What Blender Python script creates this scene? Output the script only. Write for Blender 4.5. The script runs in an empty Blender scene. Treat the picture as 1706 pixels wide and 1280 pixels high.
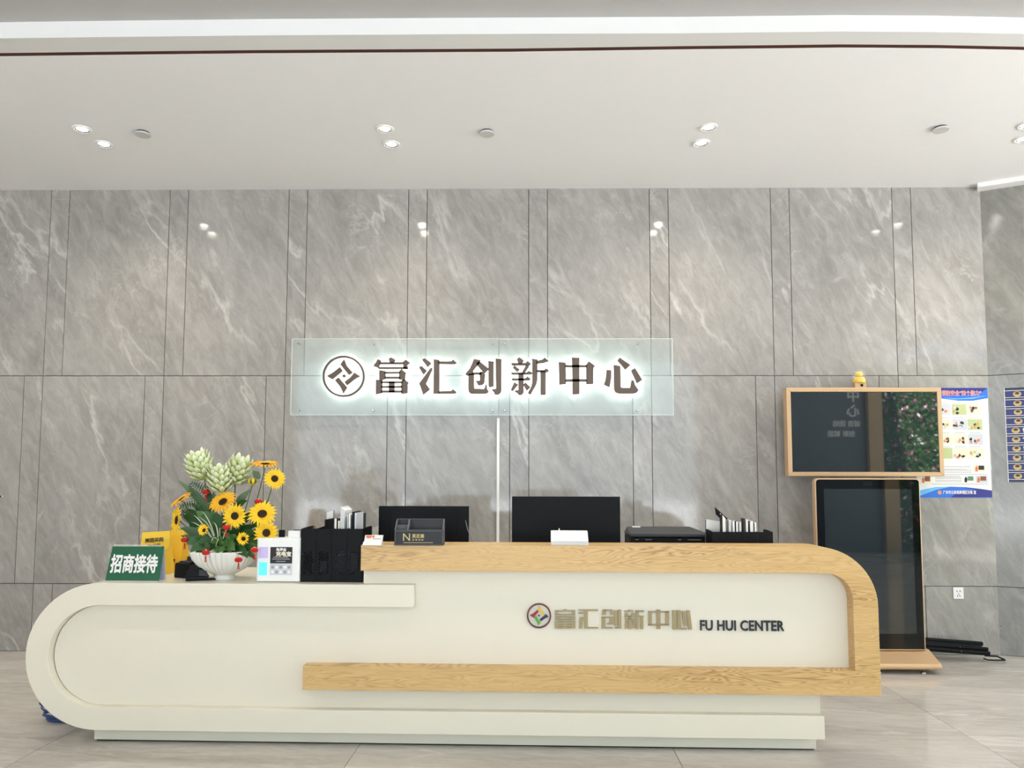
import bpy, bmesh, math, random
from mathutils import Vector, Matrix, Quaternion
random.seed(7)
SC = bpy.context.scene
COL = SC.collection
PI = math.pi

# ------------------------------------------------------------------ camera
FPX, PW, PH, PPY = 1250.0, 1706.0, 1280.0, 710.0
CAMZ = 1.475
cam_d = bpy.data.cameras.new('camera'); cam = bpy.data.objects.new('camera', cam_d); COL.objects.link(cam)
cam_d.sensor_width = 36.0; cam_d.lens = FPX / PW * 36.0
cam_d.shift_y = (PPY - PH / 2) / PW
CR = Matrix.Rotation(math.radians(0.7), 3, 'Z') @ Matrix.Rotation(math.radians(90 + 4.13), 3, 'X') @ Matrix.Rotation(math.radians(0.08), 3, 'Z')
cam.matrix_world = Matrix.Translation((0, 0, CAMZ)) @ CR.to_4x4()
cam_d.clip_start = 0.05; cam_d.clip_end = 200
SC.camera = cam
CO = Vector((0, 0, CAMZ))
def ray(x, y): return CR @ Vector(((x - PW / 2) / FPX, (PPY - y) / FPX, -1.0))
def onplane(x, y, p, n):
    d = ray(x, y); t = (Vector(p) - CO).dot(n) / d.dot(n); return CO + d * t
def aty(x, y, Y): return onplane(x, y, (0, Y, 0), Vector((0, 1, 0)))
def atz(x, y, Z): return onplane(x, y, (0, 0, Z), Vector((0, 0, 1)))

# ------------------------------------------------------------------ world, exposure
W = bpy.data.worlds.new('sky'); SC.world = W; W.use_nodes = True
wb = W.node_tree.nodes['Background']; wb.inputs[0].default_value = (0.72, 0.87, 1.0, 1); wb.inputs[1].default_value = 2.6
vs = SC.view_settings; vs.view_transform = 'Standard'; vs.look = 'None'; vs.exposure = 0.20; vs.gamma = 1.0; vs.use_curve_mapping = False
sun_d = bpy.data.lights.new('sun', 'SUN'); sun_d.energy = 50.0; sun_d.angle = math.radians(0.6); sun_d.color = (1.0, 0.98, 0.96)
sun = bpy.data.objects.new('sun', sun_d); COL.objects.link(sun); sun.location = (0, 20, 30)
sun.rotation_euler = Vector((0.12, -0.48, -0.87)).to_track_quat('-Z', 'Y').to_euler()      # from behind the building: lights the paving outside only
SPOT_W = 54.0

# ------------------------------------------------------------------ helpers
def lin(c):
    return tuple((x / 255 / 12.92 if x / 255 <= 0.04045 else ((x / 255 + 0.055) / 1.055) ** 2.4) for x in c)
class NT:
    def __init__(s, name):
        s.m = bpy.data.materials.new(name); s.m.use_nodes = True; s.t = s.m.node_tree
        s.b = s.t.nodes['Principled BSDF']; s.out = s.t.nodes['Material Output']
    def n(s, typ, props=None, **inp):
        x = s.t.nodes.new(typ)
        for k, v in (props or {}).items(): setattr(x, k, v)
        for k, v in inp.items():
            key = int(k[1:]) if k[0] == 'i' and k[1:].isdigit() else k.replace('_', ' ')
            s.set(x.inputs[key], v)
        return x
    def set(s, sock, v):
        if isinstance(v, bpy.types.NodeSocket): s.t.links.new(v, sock)
        else:
            if isinstance(v, tuple) and len(v) == 3 and sock.type == 'RGBA': v = v + (1,)
            sock.default_value = v
    def math(s, op, a, b=0.0, c=0.0, clamp=False):
        x = s.n('ShaderNodeMath', {'operation': op, 'use_clamp': clamp}, i0=a, i1=b, i2=c); return x.outputs[0]
    def mix(s, f, a, b):
        x = s.n('ShaderNodeMix', {'data_type': 'RGBA'}); s.set(x.inputs[0], f); s.set(x.inputs[6], a); s.set(x.inputs[7], b); return x.outputs[2]
    def noise(s, vec, scale, detail=4.0, rough=0.55, dist=0.0):
        return s.n('ShaderNodeTexNoise', None, Vector=vec, Scale=scale, Detail=detail, Roughness=rough, Distortion=dist).outputs[0]
    def mapping(s, vec, rot=(0, 0, 0), scale=(1, 1, 1), loc=(0, 0, 0)):
        return s.n('ShaderNodeMapping', None, Vector=vec, Rotation=rot, Scale=scale, Location=loc).outputs[0]
    def objco(s, rnd=0.0):
        c = s.n('ShaderNodeTexCoord').outputs['Object']
        if rnd:
            r = s.n('ShaderNodeObjectInfo').outputs['Random']
            k = s.n('ShaderNodeVectorMath', {'operation': 'SCALE'}); k.inputs[0].default_value = (1.0, 0.73, 0.61)
            s.set(k.inputs['Scale'], s.math('MULTIPLY', r, rnd))
            a = s.n('ShaderNodeVectorMath', {'operation': 'ADD'}); s.set(a.inputs[0], c); s.set(a.inputs[1], k.outputs[0]); c = a.outputs[0]
        return c
def plain(name, col, rough=0.5, metal=0.0, spec=0.5, emit=None, es=0.0, var=0.05, coat=0.0):
    q = NT(name); c = lin(col) if max(col) > 1 else col
    if var:
        n = q.noise(q.objco(), 14.0, 3.0)
        f = q.math('MULTIPLY_ADD', n, 2 * var, 1 - var)
        mx = q.n('ShaderNodeVectorMath', {'operation': 'SCALE'}); mx.inputs[0].default_value = c; q.set(mx.inputs['Scale'], f)
        q.set(q.b.inputs['Base Color'], mx.outputs[0])
    else: q.set(q.b.inputs['Base Color'], c)
    q.b.inputs['Roughness'].default_value = rough; q.b.inputs['Metallic'].default_value = metal
    q.b.inputs['Specular IOR Level'].default_value = spec; q.b.inputs['Coat Weight'].default_value = coat
    if emit:
        q.set(q.b.inputs['Emission Color'], lin(emit)); q.b.inputs['Emission Strength'].default_value = es
    return q.m
def marble(name, dark, mid, light, rot, stretch, scale, rough, vein_w=26.0, vein_amt=0.75, spec=0.5):
    q = NT(name); co = q.objco(31.0)
    p = q.mapping(q.mapping(co, rot), scale=stretch)
    big = q.noise(p, 0.8 * scale, 5.0, 0.6, 0.4)
    fine = q.noise(p, 7.0 * scale, 8.0, 0.7, 0.6)
    col = q.mix(q.math('MULTIPLY_ADD', big, 2.6, -0.8, True), lin(dark), lin(mid))
    col = q.mix(q.math('MULTIPLY_ADD', fine, 2.4, -0.95, True), col, q.mix(0.45, col, lin(light)))
    msk = q.math('MULTIPLY_ADD', q.noise(p, 1.3 * scale, 3.0), 4.0, -1.7, True)
    v1 = q.noise(p, 0.75 * scale, 7.0, 0.55, 0.35)
    v1 = q.math('SUBTRACT', 1.0, q.math('MULTIPLY', q.math('ABSOLUTE', q.math('SUBTRACT', v1, 0.5)), vein_w), 0, True)
    v1 = q.math('MULTIPLY', q.math('POWER', v1, 1.6), msk)
    v2 = q.noise(q.mapping(co, rot, (1, 1, 1), (5, 3, 9)), 1.9 * scale, 8.0, 0.6, 0.5)
    v2 = q.math('SUBTRACT', 1.0, q.math('MULTIPLY', q.math('ABSOLUTE', q.math('SUBTRACT', v2, 0.52)), vein_w * 1.6), 0, True)
    v2 = q.math('MULTIPLY', q.math('MULTIPLY', v2, 0.5), q.math('MULTIPLY_ADD', q.noise(p, 2.1 * scale, 2.0), 4.0, -1.9, True))
    v = q.math('MULTIPLY', q.math('MAXIMUM', v1, v2), vein_amt)
    q.set(q.b.inputs['Base Color'], q.mix(v, col, lin(light)))
    q.b.inputs['Roughness'].default_value = rough; q.b.inputs['Specular IOR Level'].default_value = spec
    return q.m
def wood(name):
    q = NT(name); co = q.objco()
    p = q.mapping(co, scale=(1.0, 1.0, 9.0))
    n0 = q.noise(p, 1.5, 2.5, 0.5, 0.6)
    sel = q.math('MULTIPLY_ADD', q.noise(q.mapping(co, scale=(0.35, 1, 5.0), loc=(3, 0, 1)), 1.6, 1.0), 5.0, -2.2, True)
    band = q.math('FRACT', q.math('MULTIPLY', n0, 24.0))
    band = q.math('ABSOLUTE', q.math('MULTIPLY_ADD', band, 2.0, -1.0))
    band = q.math('MULTIPLY', q.math('POWER', band, 2.0), q.math('MULTIPLY_ADD', sel, 0.75, 0.25))
    fib = q.noise(q.mapping(co, scale=(2.5, 2.5, 120.0)), 1.5, 5.0, 0.65)
    col = q.mix(q.math('MULTIPLY_ADD', fib, 1.6, -0.35, True), lin((206, 166, 104)), lin((226, 192, 134)))
    col = q.mix(q.math('MULTIPLY', band, 0.9), col, lin((158, 116, 62)))
    q.set(q.b.inputs['Base Color'], col); q.b.inputs['Roughness'].default_value = 0.38
    return q.m
def emitter(name, col, s):
    q = NT(name); e = q.n('ShaderNodeEmission', None, Color=lin(col), Strength=s); q.t.links.new(e.outputs[0], q.out.inputs[0]); return q.m

M = dict(
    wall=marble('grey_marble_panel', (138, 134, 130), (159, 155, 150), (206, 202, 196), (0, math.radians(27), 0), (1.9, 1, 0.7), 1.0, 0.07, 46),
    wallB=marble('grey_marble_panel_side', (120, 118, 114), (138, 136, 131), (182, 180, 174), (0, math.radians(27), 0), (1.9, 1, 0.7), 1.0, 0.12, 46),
    joint=plain('dark_joint', (70, 67, 63), 0.9),
    floor=marble('polished_floor_marble', (176, 170, 162), (200, 194, 186), (230, 225, 217), (0, 0, math.radians(6)), (0.55, 2.4, 1), 1.25, 0.06, 30, 0.6),
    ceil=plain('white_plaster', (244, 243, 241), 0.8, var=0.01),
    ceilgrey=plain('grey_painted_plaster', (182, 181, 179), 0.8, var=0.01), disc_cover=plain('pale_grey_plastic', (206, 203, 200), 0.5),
    fascia=plain('fascia_plaster', (226, 225, 222), 0.7, var=0.01),
    trimbrown=plain('brown_trim', (74, 42, 30), 0.6, 0.0, 0.2),
    white=plain('cream_lacquer', (230, 223, 204), 0.28, var=0.008, spec=0.45),
    wood=wood('ash_wood_veneer'),
    bronze=plain('brushed_bronze', (96, 82, 72), 0.42, 0.7, var=0.1),
    led=emitter('sign_led', (240, 255, 252), 15.0),
    gold=plain('matt_gold_acrylic', (156, 138, 98), 0.4, 0.25, var=0.02),
    maroon=plain('maroon_acrylic', (92, 20, 30), 0.4), red=plain('dark_red_acrylic', (140, 18, 28), 0.4),
    yel=plain('yellow_acrylic', (222, 184, 52), 0.4), grn=plain('green_acrylic', (88, 160, 52), 0.4), navy=plain('navy_acrylic', (20, 22, 60), 0.4),
    inkblack=plain('black_acrylic', (18, 16, 18), 0.35),
    black=plain('black_plastic', (11, 12, 14), 0.5, spec=0.16), blackm=plain('matt_black_plastic', (18, 19, 21), 0.6, spec=0.16),
    dgrey=plain('dark_grey_plastic', (48, 49, 52), 0.5, spec=0.35), grey=plain('mid_grey', (130, 130, 132), 0.5),
    whitep=plain('white_plastic', (240, 238, 234), 0.35, var=0.01), paper=plain('white_paper', (238, 236, 230), 0.8, var=0.02),
    steel=plain('steel', (190, 190, 190), 0.25, 1.0, var=0.02),
    tan=plain('champagne_metal', (206, 172, 132), 0.35, 0.35, var=0.02),
    glassblk=plain('black_screen_glass', (9, 11, 13), 0.03, 0, 0.5, var=0),
    screen=plain('screen_off', (34, 41, 45), 0.02, 0, 0.9, var=0),
    signgreen=plain('sign_green', (20, 92, 60), 0.45), bag=plain('yellow_paper', (250, 204, 56), 0.6), bag_shade=plain('yellow_paper_shaded', (228, 176, 34), 0.6),  # gusset yellow is the bag yellow darkened, side shade put into the colour
    cyan=plain('cyan_display', (90, 235, 250), 0.3, emit=(60, 235, 250), es=0.9, var=0), lilac=plain('lilac_sticker', (205, 190, 236), 0.4),
    ceramic=plain('cream_ceramic', (232, 230, 220), 0.25, var=0.02),
    petal=plain('yellow_petal', (250, 206, 30), 0.55, var=0.14), petal2=plain('amber_petal', (246, 186, 28), 0.55, var=0.16),
    disc=plain('brown_flower_disc', (62, 38, 20), 0.9, var=0.3), discr=plain('dark_disc_ring', (30, 18, 12), 0.9, var=0.2),
    stem=plain('grey_green_stem', (92, 104, 62), 0.6), leaf=plain('dark_green_leaf', (44, 84, 34), 0.45, var=0.25), leaf2=plain('mid_green_leaf', (70, 110, 48), 0.45, var=0.2),
    leafg=plain('grey_green_leaf', (96, 118, 84), 0.5, var=0.15), stripe=plain('cream_leaf_edge', (206, 210, 176), 0.5),
    lantern=plain('red_velvet', (190, 12, 22), 0.75, var=0.1), goldcap=plain('gold_cap', (220, 180, 90), 0.35, 0.5),
    blue=plain('blue_cable', (40, 66, 120), 0.45), bluestrip=plain('navy_print', (24, 34, 104), 0.35), navyd=plain('dark_navy_print', (16, 20, 62), 0.35),
    pblue=plain('poster_blue', (40, 110, 214), 0.4), pblue2=plain('poster_sky', (110, 190, 236), 0.4), pindigo=plain('poster_indigo', (36, 36, 130), 0.4),
    pred=plain('poster_red', (214, 50, 60), 0.5), pgrey=plain('poster_text_grey', (160, 160, 164), 0.6),
    pc0=plain('print_cream', (240, 230, 200), 0.6), pc1=plain('print_tan', (214, 150, 104), 0.6), pc2=plain('print_olive', (190, 200, 140), 0.6),
    pc3=plain('print_grey', (206, 208, 212), 0.6), pc4=plain('print_brown', (130, 84, 56), 0.6), pc5=plain('print_orange', (226, 120, 70), 0.6),
    pc6=plain('print_green', (90, 140, 100), 0.6), ink=plain('print_black', (34, 32, 34), 0.6),
    leather=plain('black_leather', (22, 22, 24), 0.5, var=0.12), piping=plain('leather_edge', (88, 88, 90), 0.55), goldprint=plain('gold_print', (186, 166, 110), 0.4, 0.3),
    duck=plain('yellow_glossy', (250, 200, 40), 0.3), lavender=plain('slate_cover', (92, 90, 116), 0.5), purple=plain('purple_cover', (70, 44, 76), 0.5),
)
# bract gradient: green at the base to white at the tip, along the bract
q = NT('ginger_bract'); gz = q.n('ShaderNodeSeparateXYZ', None, Vector=q.n('ShaderNodeTexCoord').outputs['Generated']).outputs[2]
q.set(q.b.inputs['Base Color'], q.mix(q.math('POWER', gz, 1.3), lin((178, 196, 78)), lin((248, 249, 226)))); q.b.inputs['Roughness'].default_value = 0.5; M['bract'] = q.m
# clear acrylic sheet, slightly frosted
q = NT('frosted_acrylic'); tr = q.n('ShaderNodeBsdfTransparent', None, Color=(0.96, 0.985, 0.978)); di = q.n('ShaderNodeBsdfDiffuse', None, Color=(0.84, 0.88, 0.87))
gl = q.n('ShaderNodeBsdfGlossy', None, Color=(1, 1, 1), Roughness=0.05)
m1 = q.n('ShaderNodeMixShader', None, Fac=0.12); q.t.links.new(tr.outputs[0], m1.inputs[1]); q.t.links.new(di.outputs[0], m1.inputs[2])
m2 = q.n('ShaderNodeMixShader', None, Fac=0.022); q.t.links.new(m1.outputs[0], m2.inputs[1]); q.t.links.new(gl.outputs[0], m2.inputs[2]); q.t.links.new(m2.outputs[0], q.out.inputs[0]); M['acrylic'] = q.m

class MB:
    def __init__(s): s.v = []; s.f = []; s.mi = []; s.sm = []
    def add(s, vs, fs, mi=0, smooth=False):
        o = len(s.v); s.v += [tuple(v) for v in vs]
        for k, f in enumerate(fs):
            s.f.append([i + o for i in f]); s.mi.append(mi[k] if isinstance(mi, (list, tuple)) else mi); s.sm.append(smooth)
        return s
    def box(s, x0, x1, y0, y1, z0, z1, mi=0):
        return s.add([(x, y, z) for z in (z0, z1) for y in (y0, y1) for x in (x0, x1)],
                     [(0, 2, 3, 1), (4, 5, 7, 6), (0, 1, 5, 4), (2, 6, 7, 3), (0, 4, 6, 2), (1, 3, 7, 5)], mi)
    def hexa(s, a, b, mi=0):      # two quads, bottom then top
        return s.add(list(a) + list(b), [(0, 3, 2, 1), (4, 5, 6, 7), (0, 1, 5, 4), (1, 2, 6, 5), (2, 3, 7, 6), (3, 0, 4, 7)], mi)
    def prism(s, poly, y0, y1, mi=0, front=None, back=None, smooth=False):   # poly in x,z
        n = len(poly)
        s.add([(x, y0, z) for x, z in poly] + [(x, y1, z) for x, z in poly],
              [list(range(n)), list(range(2 * n - 1, n - 1, -1))] + [(i, (i + 1) % n, n + (i + 1) % n, n + i) for i in range(n)],
              [mi if front is None else front, mi if back is None else back] + [mi] * n)
        return s
    def prismz(s, poly, z0, z1, mi=0):
        n = len(poly)
        return s.add([(x, y, z0) for x, y in poly] + [(x, y, z1) for x, y in poly],
                     [list(range(n)), list(range(2 * n - 1, n - 1, -1))] + [(i, (i + 1) % n, n + (i + 1) % n, n + i) for i in range(n)], mi)
    def lathe(s, prof, n=24, mi=0, c=(0, 0, 0), smooth=True, mod=None, caps=True):
        vs = []
        for r, z in prof:
            for i in range(n):
                a = 2 * PI * i / n; rr = r * (mod(a, z) if mod else 1.0)
                vs.append((c[0] + rr * math.cos(a), c[1] + rr * math.sin(a), c[2] + z))
        fs = [(k * n + i, k * n + (i + 1) % n, (k + 1) * n + (i + 1) % n, (k + 1) * n + i) for k in range(len(prof) - 1) for i in range(n)]
        s.add(vs, fs, mi, smooth)
        if not caps: return s
        if prof[0][0] > 1e-5: s.add(vs[:n], [list(range(n - 1, -1, -1))], mi)
        if prof[-1][0] > 1e-5: s.add(vs[-n:], [list(range(n))], mi)
        return s
    def tube(s, pts, r, n=8, mi=0, smooth=True):
        pts = [Vector(p) for p in pts]; vs = []; up = None
        for i, p in enumerate(pts):
            d = (pts[min(i + 1, len(pts) - 1)] - pts[max(i - 1, 0)]).normalized()
            if up is None: up = Vector((0, 0, 1)) if abs(d.z) < 0.9 else Vector((1, 0, 0))
            a = d.cross(up).normalized(); up = a.cross(d).normalized()
            rr = r[i] if isinstance(r, (list, tuple)) else r
            for k in range(n):
                t = 2 * PI * k / n; vs.append(p + a * math.cos(t) * rr + up * math.sin(t) * rr)
        fs = [(i * n + k, i * n + (k + 1) % n, (i + 1) * n + (k + 1) % n, (i + 1) * n + k) for i in range(len(pts) - 1) for k in range(n)]
        s.add(vs, fs, mi, smooth); s.add(vs[:n], [list(range(n))], mi); s.add(vs[-n:], [list(range(n))], mi)
        return s
    def mesh(s, name, mats, recalc=True):
        me = bpy.data.meshes.new(name); me.from_pydata(s.v, [], s.f)
        for m in (mats if isinstance(mats, (list, tuple)) else [mats]): me.materials.append(M[m] if isinstance(m, str) else m)
        me.polygons.foreach_set('material_index', s.mi); me.polygons.foreach_set('use_smooth', s.sm)
        if recalc:
            bm = bmesh.new(); bm.from_mesh(me); bmesh.ops.recalc_face_normals(bm, faces=bm.faces[:]); bm.to_mesh(me); bm.free()
        me.update(); return me
    def obj(s, name, mats, parent=None, loc=(0, 0, 0), rz=0.0, bevel=0.0, seg=2):
        return link(name, s.mesh(name, mats), parent, loc, rz, bevel, seg)
def link(name, me, parent=None, loc=(0, 0, 0), rz=0.0, bevel=0.0, seg=2):
    o = bpy.data.objects.new(name, me); COL.objects.link(o); o.parent = parent; o.location = loc; o.rotation_euler = (0, 0, rz)
    if bevel:
        b = o.modifiers.new('bevel', 'BEVEL'); b.width = bevel; b.segments = seg; b.limit_method = 'ANGLE'; b.angle_limit = math.radians(35)
    return o
def tag(o, label, cat, group=None):
    o['label'] = label; o['category'] = cat
    if group: o['group'] = group
    return o
def thing(name, label, cat, loc=(0, 0, 0), rz=0.0, group=None):
    o = bpy.data.objects.new(name, None); COL.objects.link(o); o.empty_display_size = 0.05
    o.location = loc; o.rotation_euler = (0, 0, rz); return tag(o, label, cat, group)
def struct(o): o['kind'] = 'structure'; return o
def text(name, body, width, height, mat, parent, loc, bold=0.0, depth=0.001, ext=None, shear=0.0, space=1.0):
    """flat lettering in the x,z plane facing -y, fitted to a width x height box whose lower-left corner is loc"""
    c = bpy.data.curves.new('t', 'FONT'); c.body = body; c.size = 1.0; c.extrude = 0.01; c.shear = shear; c.space_character = space
    c.resolution_u = 3
    t = bpy.data.objects.new('t', c); me = bpy.data.meshes.new_from_object(t); bpy.data.objects.remove(t); bpy.data.curves.remove(c)
    xs = [v.co.x for v in me.vertices]; ys = [v.co.y for v in me.vertices]
    x0, x1, y0, y1 = min(xs), max(xs), min(ys), max(ys)
    sx = (width / (x1 - x0)) if width else (height / (y1 - y0)); sy = height / (y1 - y0) if height else sx
    for v in me.vertices: v.co = ((v.co.x - x0) * sx, -v.co.z / 0.01 * depth / 2, (v.co.y - y0) * sy)
    if bold:                                   # heavier strokes: overlapping shifted outlines
        vs_ = [v.co.copy() for v in me.vertices]; fs_ = [list(p_.vertices) for p_ in me.polygons]
        ff_ = [f for f in fs_ if all(vs_[i].y < 0 for i in f)]; b = MB()
        if depth > 0.005: ff_ = fs_
        for k in range(8): b.add([v + Vector((math.cos(k * PI / 4) * bold * sx, -6e-5 * k, math.sin(k * PI / 4) * bold * sy)) for v in vs_], ff_)
        me = b.mesh(name, mat, False)
    else: me.materials.clear(); me.materials.append(M[mat]); me.update()
    return link(name, me, parent, loc)
def arc(cx, cz, rx, rz, a0, a1, n=16):
    return [(cx + rx * math.cos(math.radians(a0 + (a1 - a0) * i / n)), cz + rz * math.sin(math.radians(a0 + (a1 - a0) * i / n))) for i in range(n + 1)]

# ------------------------------------------------------------------ room shell
WY = 6.55                                     # back wall plane
CEIL = aty(853, 315.5, WY).z
Z627 = aty(853, 626.5, WY).z; Z975 = aty(853, 974.5, WY).z
XC = aty(1645, 627, WY).x                     # corner with the side wall
XL = -8.0
back = struct(MB().box(XL, XC, WY, WY + 0.15, 0, CEIL + 0.3).obj('wall_back', 'joint'))
XJ = aty(88, 318, WY).x; PER = (aty(1483.6, 312, WY).x - XJ) / 7.0; NAR = aty(118.5, 318, WY).x - XJ; GAP = 0.0035; PT = 0.014
_pm = {}
def panel(parent, x0, x1, z0, z1, mat, y=0.0):
    key = (round(x1 - x0, 4), round(z1 - z0, 4), mat)
    if key not in _pm:
        w, h = (x1 - x0 - GAP) / 2, (z1 - z0 - GAP) / 2; e = 0.0012
        b = MB(); b.add([(-w, 0, -h), (w, 0, -h), (w, 0, h), (-w, 0, h), (-w + e, -PT, -h + e), (w - e, -PT, -h + e), (w - e, -PT, h - e), (-w + e, -PT, h - e)],
                        [(4, 5, 6, 7), (0, 1, 5, 4), (1, 2, 6, 5), (2, 3, 7, 6), (3, 0, 4, 7), (3, 2, 1, 0)])
        _pm[key] = b.mesh('marble_panel', mat)
    return link('marble_panel', _pm[key], parent, ((x0 + x1) / 2, y, (z0 + z1) / 2))
for z0, z1, off in ((0.0, Z975, 0.0), (Z975, Z627, -NAR), (Z627, CEIL + 0.02, 0.0)):
    k = -4
    while True:
        a = XJ + off + k * PER; k += 1
        for x0, x1 in ((a, a + NAR), (a + NAR, a + PER)):
            x0 = max(x0, XL); x1 = min(x1, XC)
            if x1 - x0 > 0.02: panel(back, x0, x1, z0, z1, 'wall', WY)
        if a > XC: break
WF = WY - PT                                   # finished face of the back wall
SA = math.radians(27)                          # side wall turns towards the viewer
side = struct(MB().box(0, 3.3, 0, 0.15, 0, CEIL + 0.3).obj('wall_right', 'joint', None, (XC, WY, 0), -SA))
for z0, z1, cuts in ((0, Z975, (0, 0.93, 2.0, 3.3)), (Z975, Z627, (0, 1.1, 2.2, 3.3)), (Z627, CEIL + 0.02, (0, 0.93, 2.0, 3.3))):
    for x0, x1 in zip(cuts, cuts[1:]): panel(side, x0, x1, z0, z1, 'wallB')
def onside(x, y, off=0.0):                      # pixel -> side wall local x,z
    n = Vector((-math.sin(SA), -math.cos(SA), 0)); p = Vector((XC, WY, 0)) + n * (PT + off)
    h = onplane(x, y, p, n) - Vector((XC, WY, 0)); return h.dot(Vector((math.cos(SA), -math.sin(SA), 0))), h.z
# floor
FL = struct(MB().box(-9, 12, -9, 7.2, -0.06, -0.012).obj('floor', 'joint'))
TW, TD = 1.74, 1.55
FA = math.radians(-1.3)
tx0 = atz(603, 1238, 0).x; ty0 = atz(853, 1214, 0).y
w, h, e = (TW - 0.002) / 2, (TD - 0.002) / 2, 0.0008
tm = MB().add([(-w, -h, -0.012), (w, -h, -0.012), (w, h, -0.012), (-w, h, -0.012), (-w + e, -h + e, 0), (w - e, -h + e, 0), (w - e, h - e, 0), (-w + e, h - e, 0)],
              [(4, 5, 6, 7), (0, 1, 5, 4), (1, 2, 6, 5), (2, 3, 7, 6), (3, 0, 4, 7), (3, 2, 1, 0)]).mesh('floor_tile', 'floor')
for i in range(-6, 7):
    for j in range(-7, 3):
        cx, cy = (i + 0.5) * TW, (j + 0.5) * TD
        x = tx0 + cx * math.cos(FA) - cy * math.sin(FA); y = ty0 + cx * math.sin(FA) + cy * math.cos(FA)
        if y - TD / 2 < WY + 0.3: link('floor_tile', tm, FL, (x, y, 0), FA)
# ceiling: lower field, brown reveal, soffit strip, small step up to the higher field
edge = [(-260, 95), (0, 91), (200, 88.5), (427, 86), (853, 83.5), (1130, 79.5), (1400, 76.5), (1560, 77.5), (1706, 80.5), (2000, 88)]
e1 = [atz(x, y + 3.0, CEIL) for x, y in edge]; e2 = [atz(x, y - 2.5, CEIL) for x, y in edge]; e3 = [atz(x, y - (24 if x > 900 else 27), CEIL) for x, y in edge]
for L in (e1, e2, e3):
    L[0] = Vector((-9, L[0].y, CEIL)); L[-1] = Vector((7.9, L[-1].y, CEIL))
def slab(name, A, Bk, z0, z1, mat):
    b = MB(); n = len(A)
    for i in range(n - 1):
        b.hexa([(A[i].x, A[i].y, z0), (A[i + 1].x, A[i + 1].y, z0), (Bk[i + 1].x, Bk[i + 1].y, z0), (Bk[i].x, Bk[i].y, z0)],
               [(A[i].x, A[i].y, z1), (A[i + 1].x, A[i + 1].y, z1), (Bk[i + 1].x, Bk[i + 1].y, z1), (Bk[i].x, Bk[i].y, z1)])
    return struct(b.obj(name, mat))
far = [Vector((p.x, 7.0, CEIL)) for p in e1]
slab('ceiling', e1, far, CEIL, CEIL + 0.2, 'ceil')
slab('trim_1', e2, e1, CEIL + 0.001, CEIL + 0.2, 'trimbrown')
STEP = 0.10
slab('trim_2', e3, e2, CEIL, CEIL + 0.2, 'fascia')
near = [Vector((p.x, -4.2, CEIL)) for p in e3]
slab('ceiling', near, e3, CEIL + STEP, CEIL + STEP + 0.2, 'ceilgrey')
# small dropped lip over the side wall
b = MB(); b.box(-0.02, 3.3, -0.13, 0.0, CEIL - 0.04, CEIL + 0.02); struct(b.obj('trim_3', 'ceil', None, (XC, WY, 0), -SA))
# left wall and the rear of the lobby (behind the viewer)
struct(MB().box(XL - 0.15, XL, -4.2, 7.2, 0, CEIL + 0.3).obj('wall_left', plain('warm_left_wall', (242, 232, 216), 0.7)))

# unseen paving outside, added to bounce light up onto the ceiling
gd = struct(MB().box(-30, 40, -40, -9, -0.08, -0.02).box(12, 40, -9, 25, -0.08, -0.02).obj('floor_outside', plain('bounce_paving', (186, 190, 196), 0.8)))
struct(MB().box(XL, -5.2, -4.35, -4.2, 0, CEIL + 0.3).obj('wall_rear', plain('warm_light_blocker', (214, 200, 180), 0.7)))  # unseen wall added to cut daylight from the rear left

# ------------------------------------------------------------------ reception desk
DA = math.radians(1.25)
DU = Vector((math.cos(DA), -math.sin(DA), 0)); DV = Vector((math.sin(DA), math.cos(DA), 0)); DO = Vector((0, 4.20, 0))
def dl(u, v, w=0.0): return DO + DU * u + DV * v + Vector((0, 0, w))
def DP(x, y, v=0.0):                             # pixel on the upright plane at depth v behind the desk front -> u, w
    h = onplane(x, y, dl(0, v), DV) - DO; return h.dot(DU), h.z
def DZ(x, y, z):                                 # pixel on a level plane -> u, v
    h = atz(x, y, z) - DO; return h.dot(DU), h.dot(DV)
def ppm(v): return FPX / (DO.y + v)
desk = thing('reception_desk', 'long cream reception desk with rounded end and ash wood frame', 'reception desk', tuple(DO), -DA)
VP = 0.05                                        # face panel sits behind the ring
uL = DP(42, 1095)[0]; wt = DP(400, 973)[1]; wb = DP(300, 1219)[1]; r = (wt - wb) / 2; cz = (wt + wb) / 2; cx = uL + r * 1.04
th = DP(400, 973)[1] - DP(400, 1010.5)[1]; ri = r - th
uT = DP(690, 990)[0]; uB = DP(1374, 1205)[0]
ring = arc(cx, cz, r * 1.04, r, 90, 270, 32) + [(uB, wb), (uB, wb + th)] + [(x, z) for x, z in arc(cx, cz, ri * 1.04, ri, 270, 90, 32)] + [(uT, wt - th), (uT, wt)]
MB().prism(ring, 0.0, 0.80).obj('front_frame', 'white', desk, bevel=0.003)
uR = DP(1366, 1170, VP)[0]
body = arc(cx, cz, ri * 1.02, ri - 0.001, 90, 270, 32) + [(uR, wb + th - 0.001), (uR, wt - th - 0.001)]
MB().prism(body, VP, 0.60).obj('face_panel', 'white', desk)
u0 = DP(606, 960, VP)[0]; wtop = DP(853, 909.5, -0.03)[1]; uI = DP(1430, 1000, VP)[0]; wlow = DP(1300, 1140, VP)[1]
MB().box(DP(157, 1220, 0.08)[0], uB - 0.02, 0.08, 0.70, 0.008, wb + 0.001).obj('plinth', 'white', desk, bevel=0.002)
MB().box(DP(157, 1220, 0.08)[0] + 0.01, uB - 0.03, 0.09, 0.69, 0.0, 0.009).obj('plinth_foot', 'black', desk)
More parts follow.
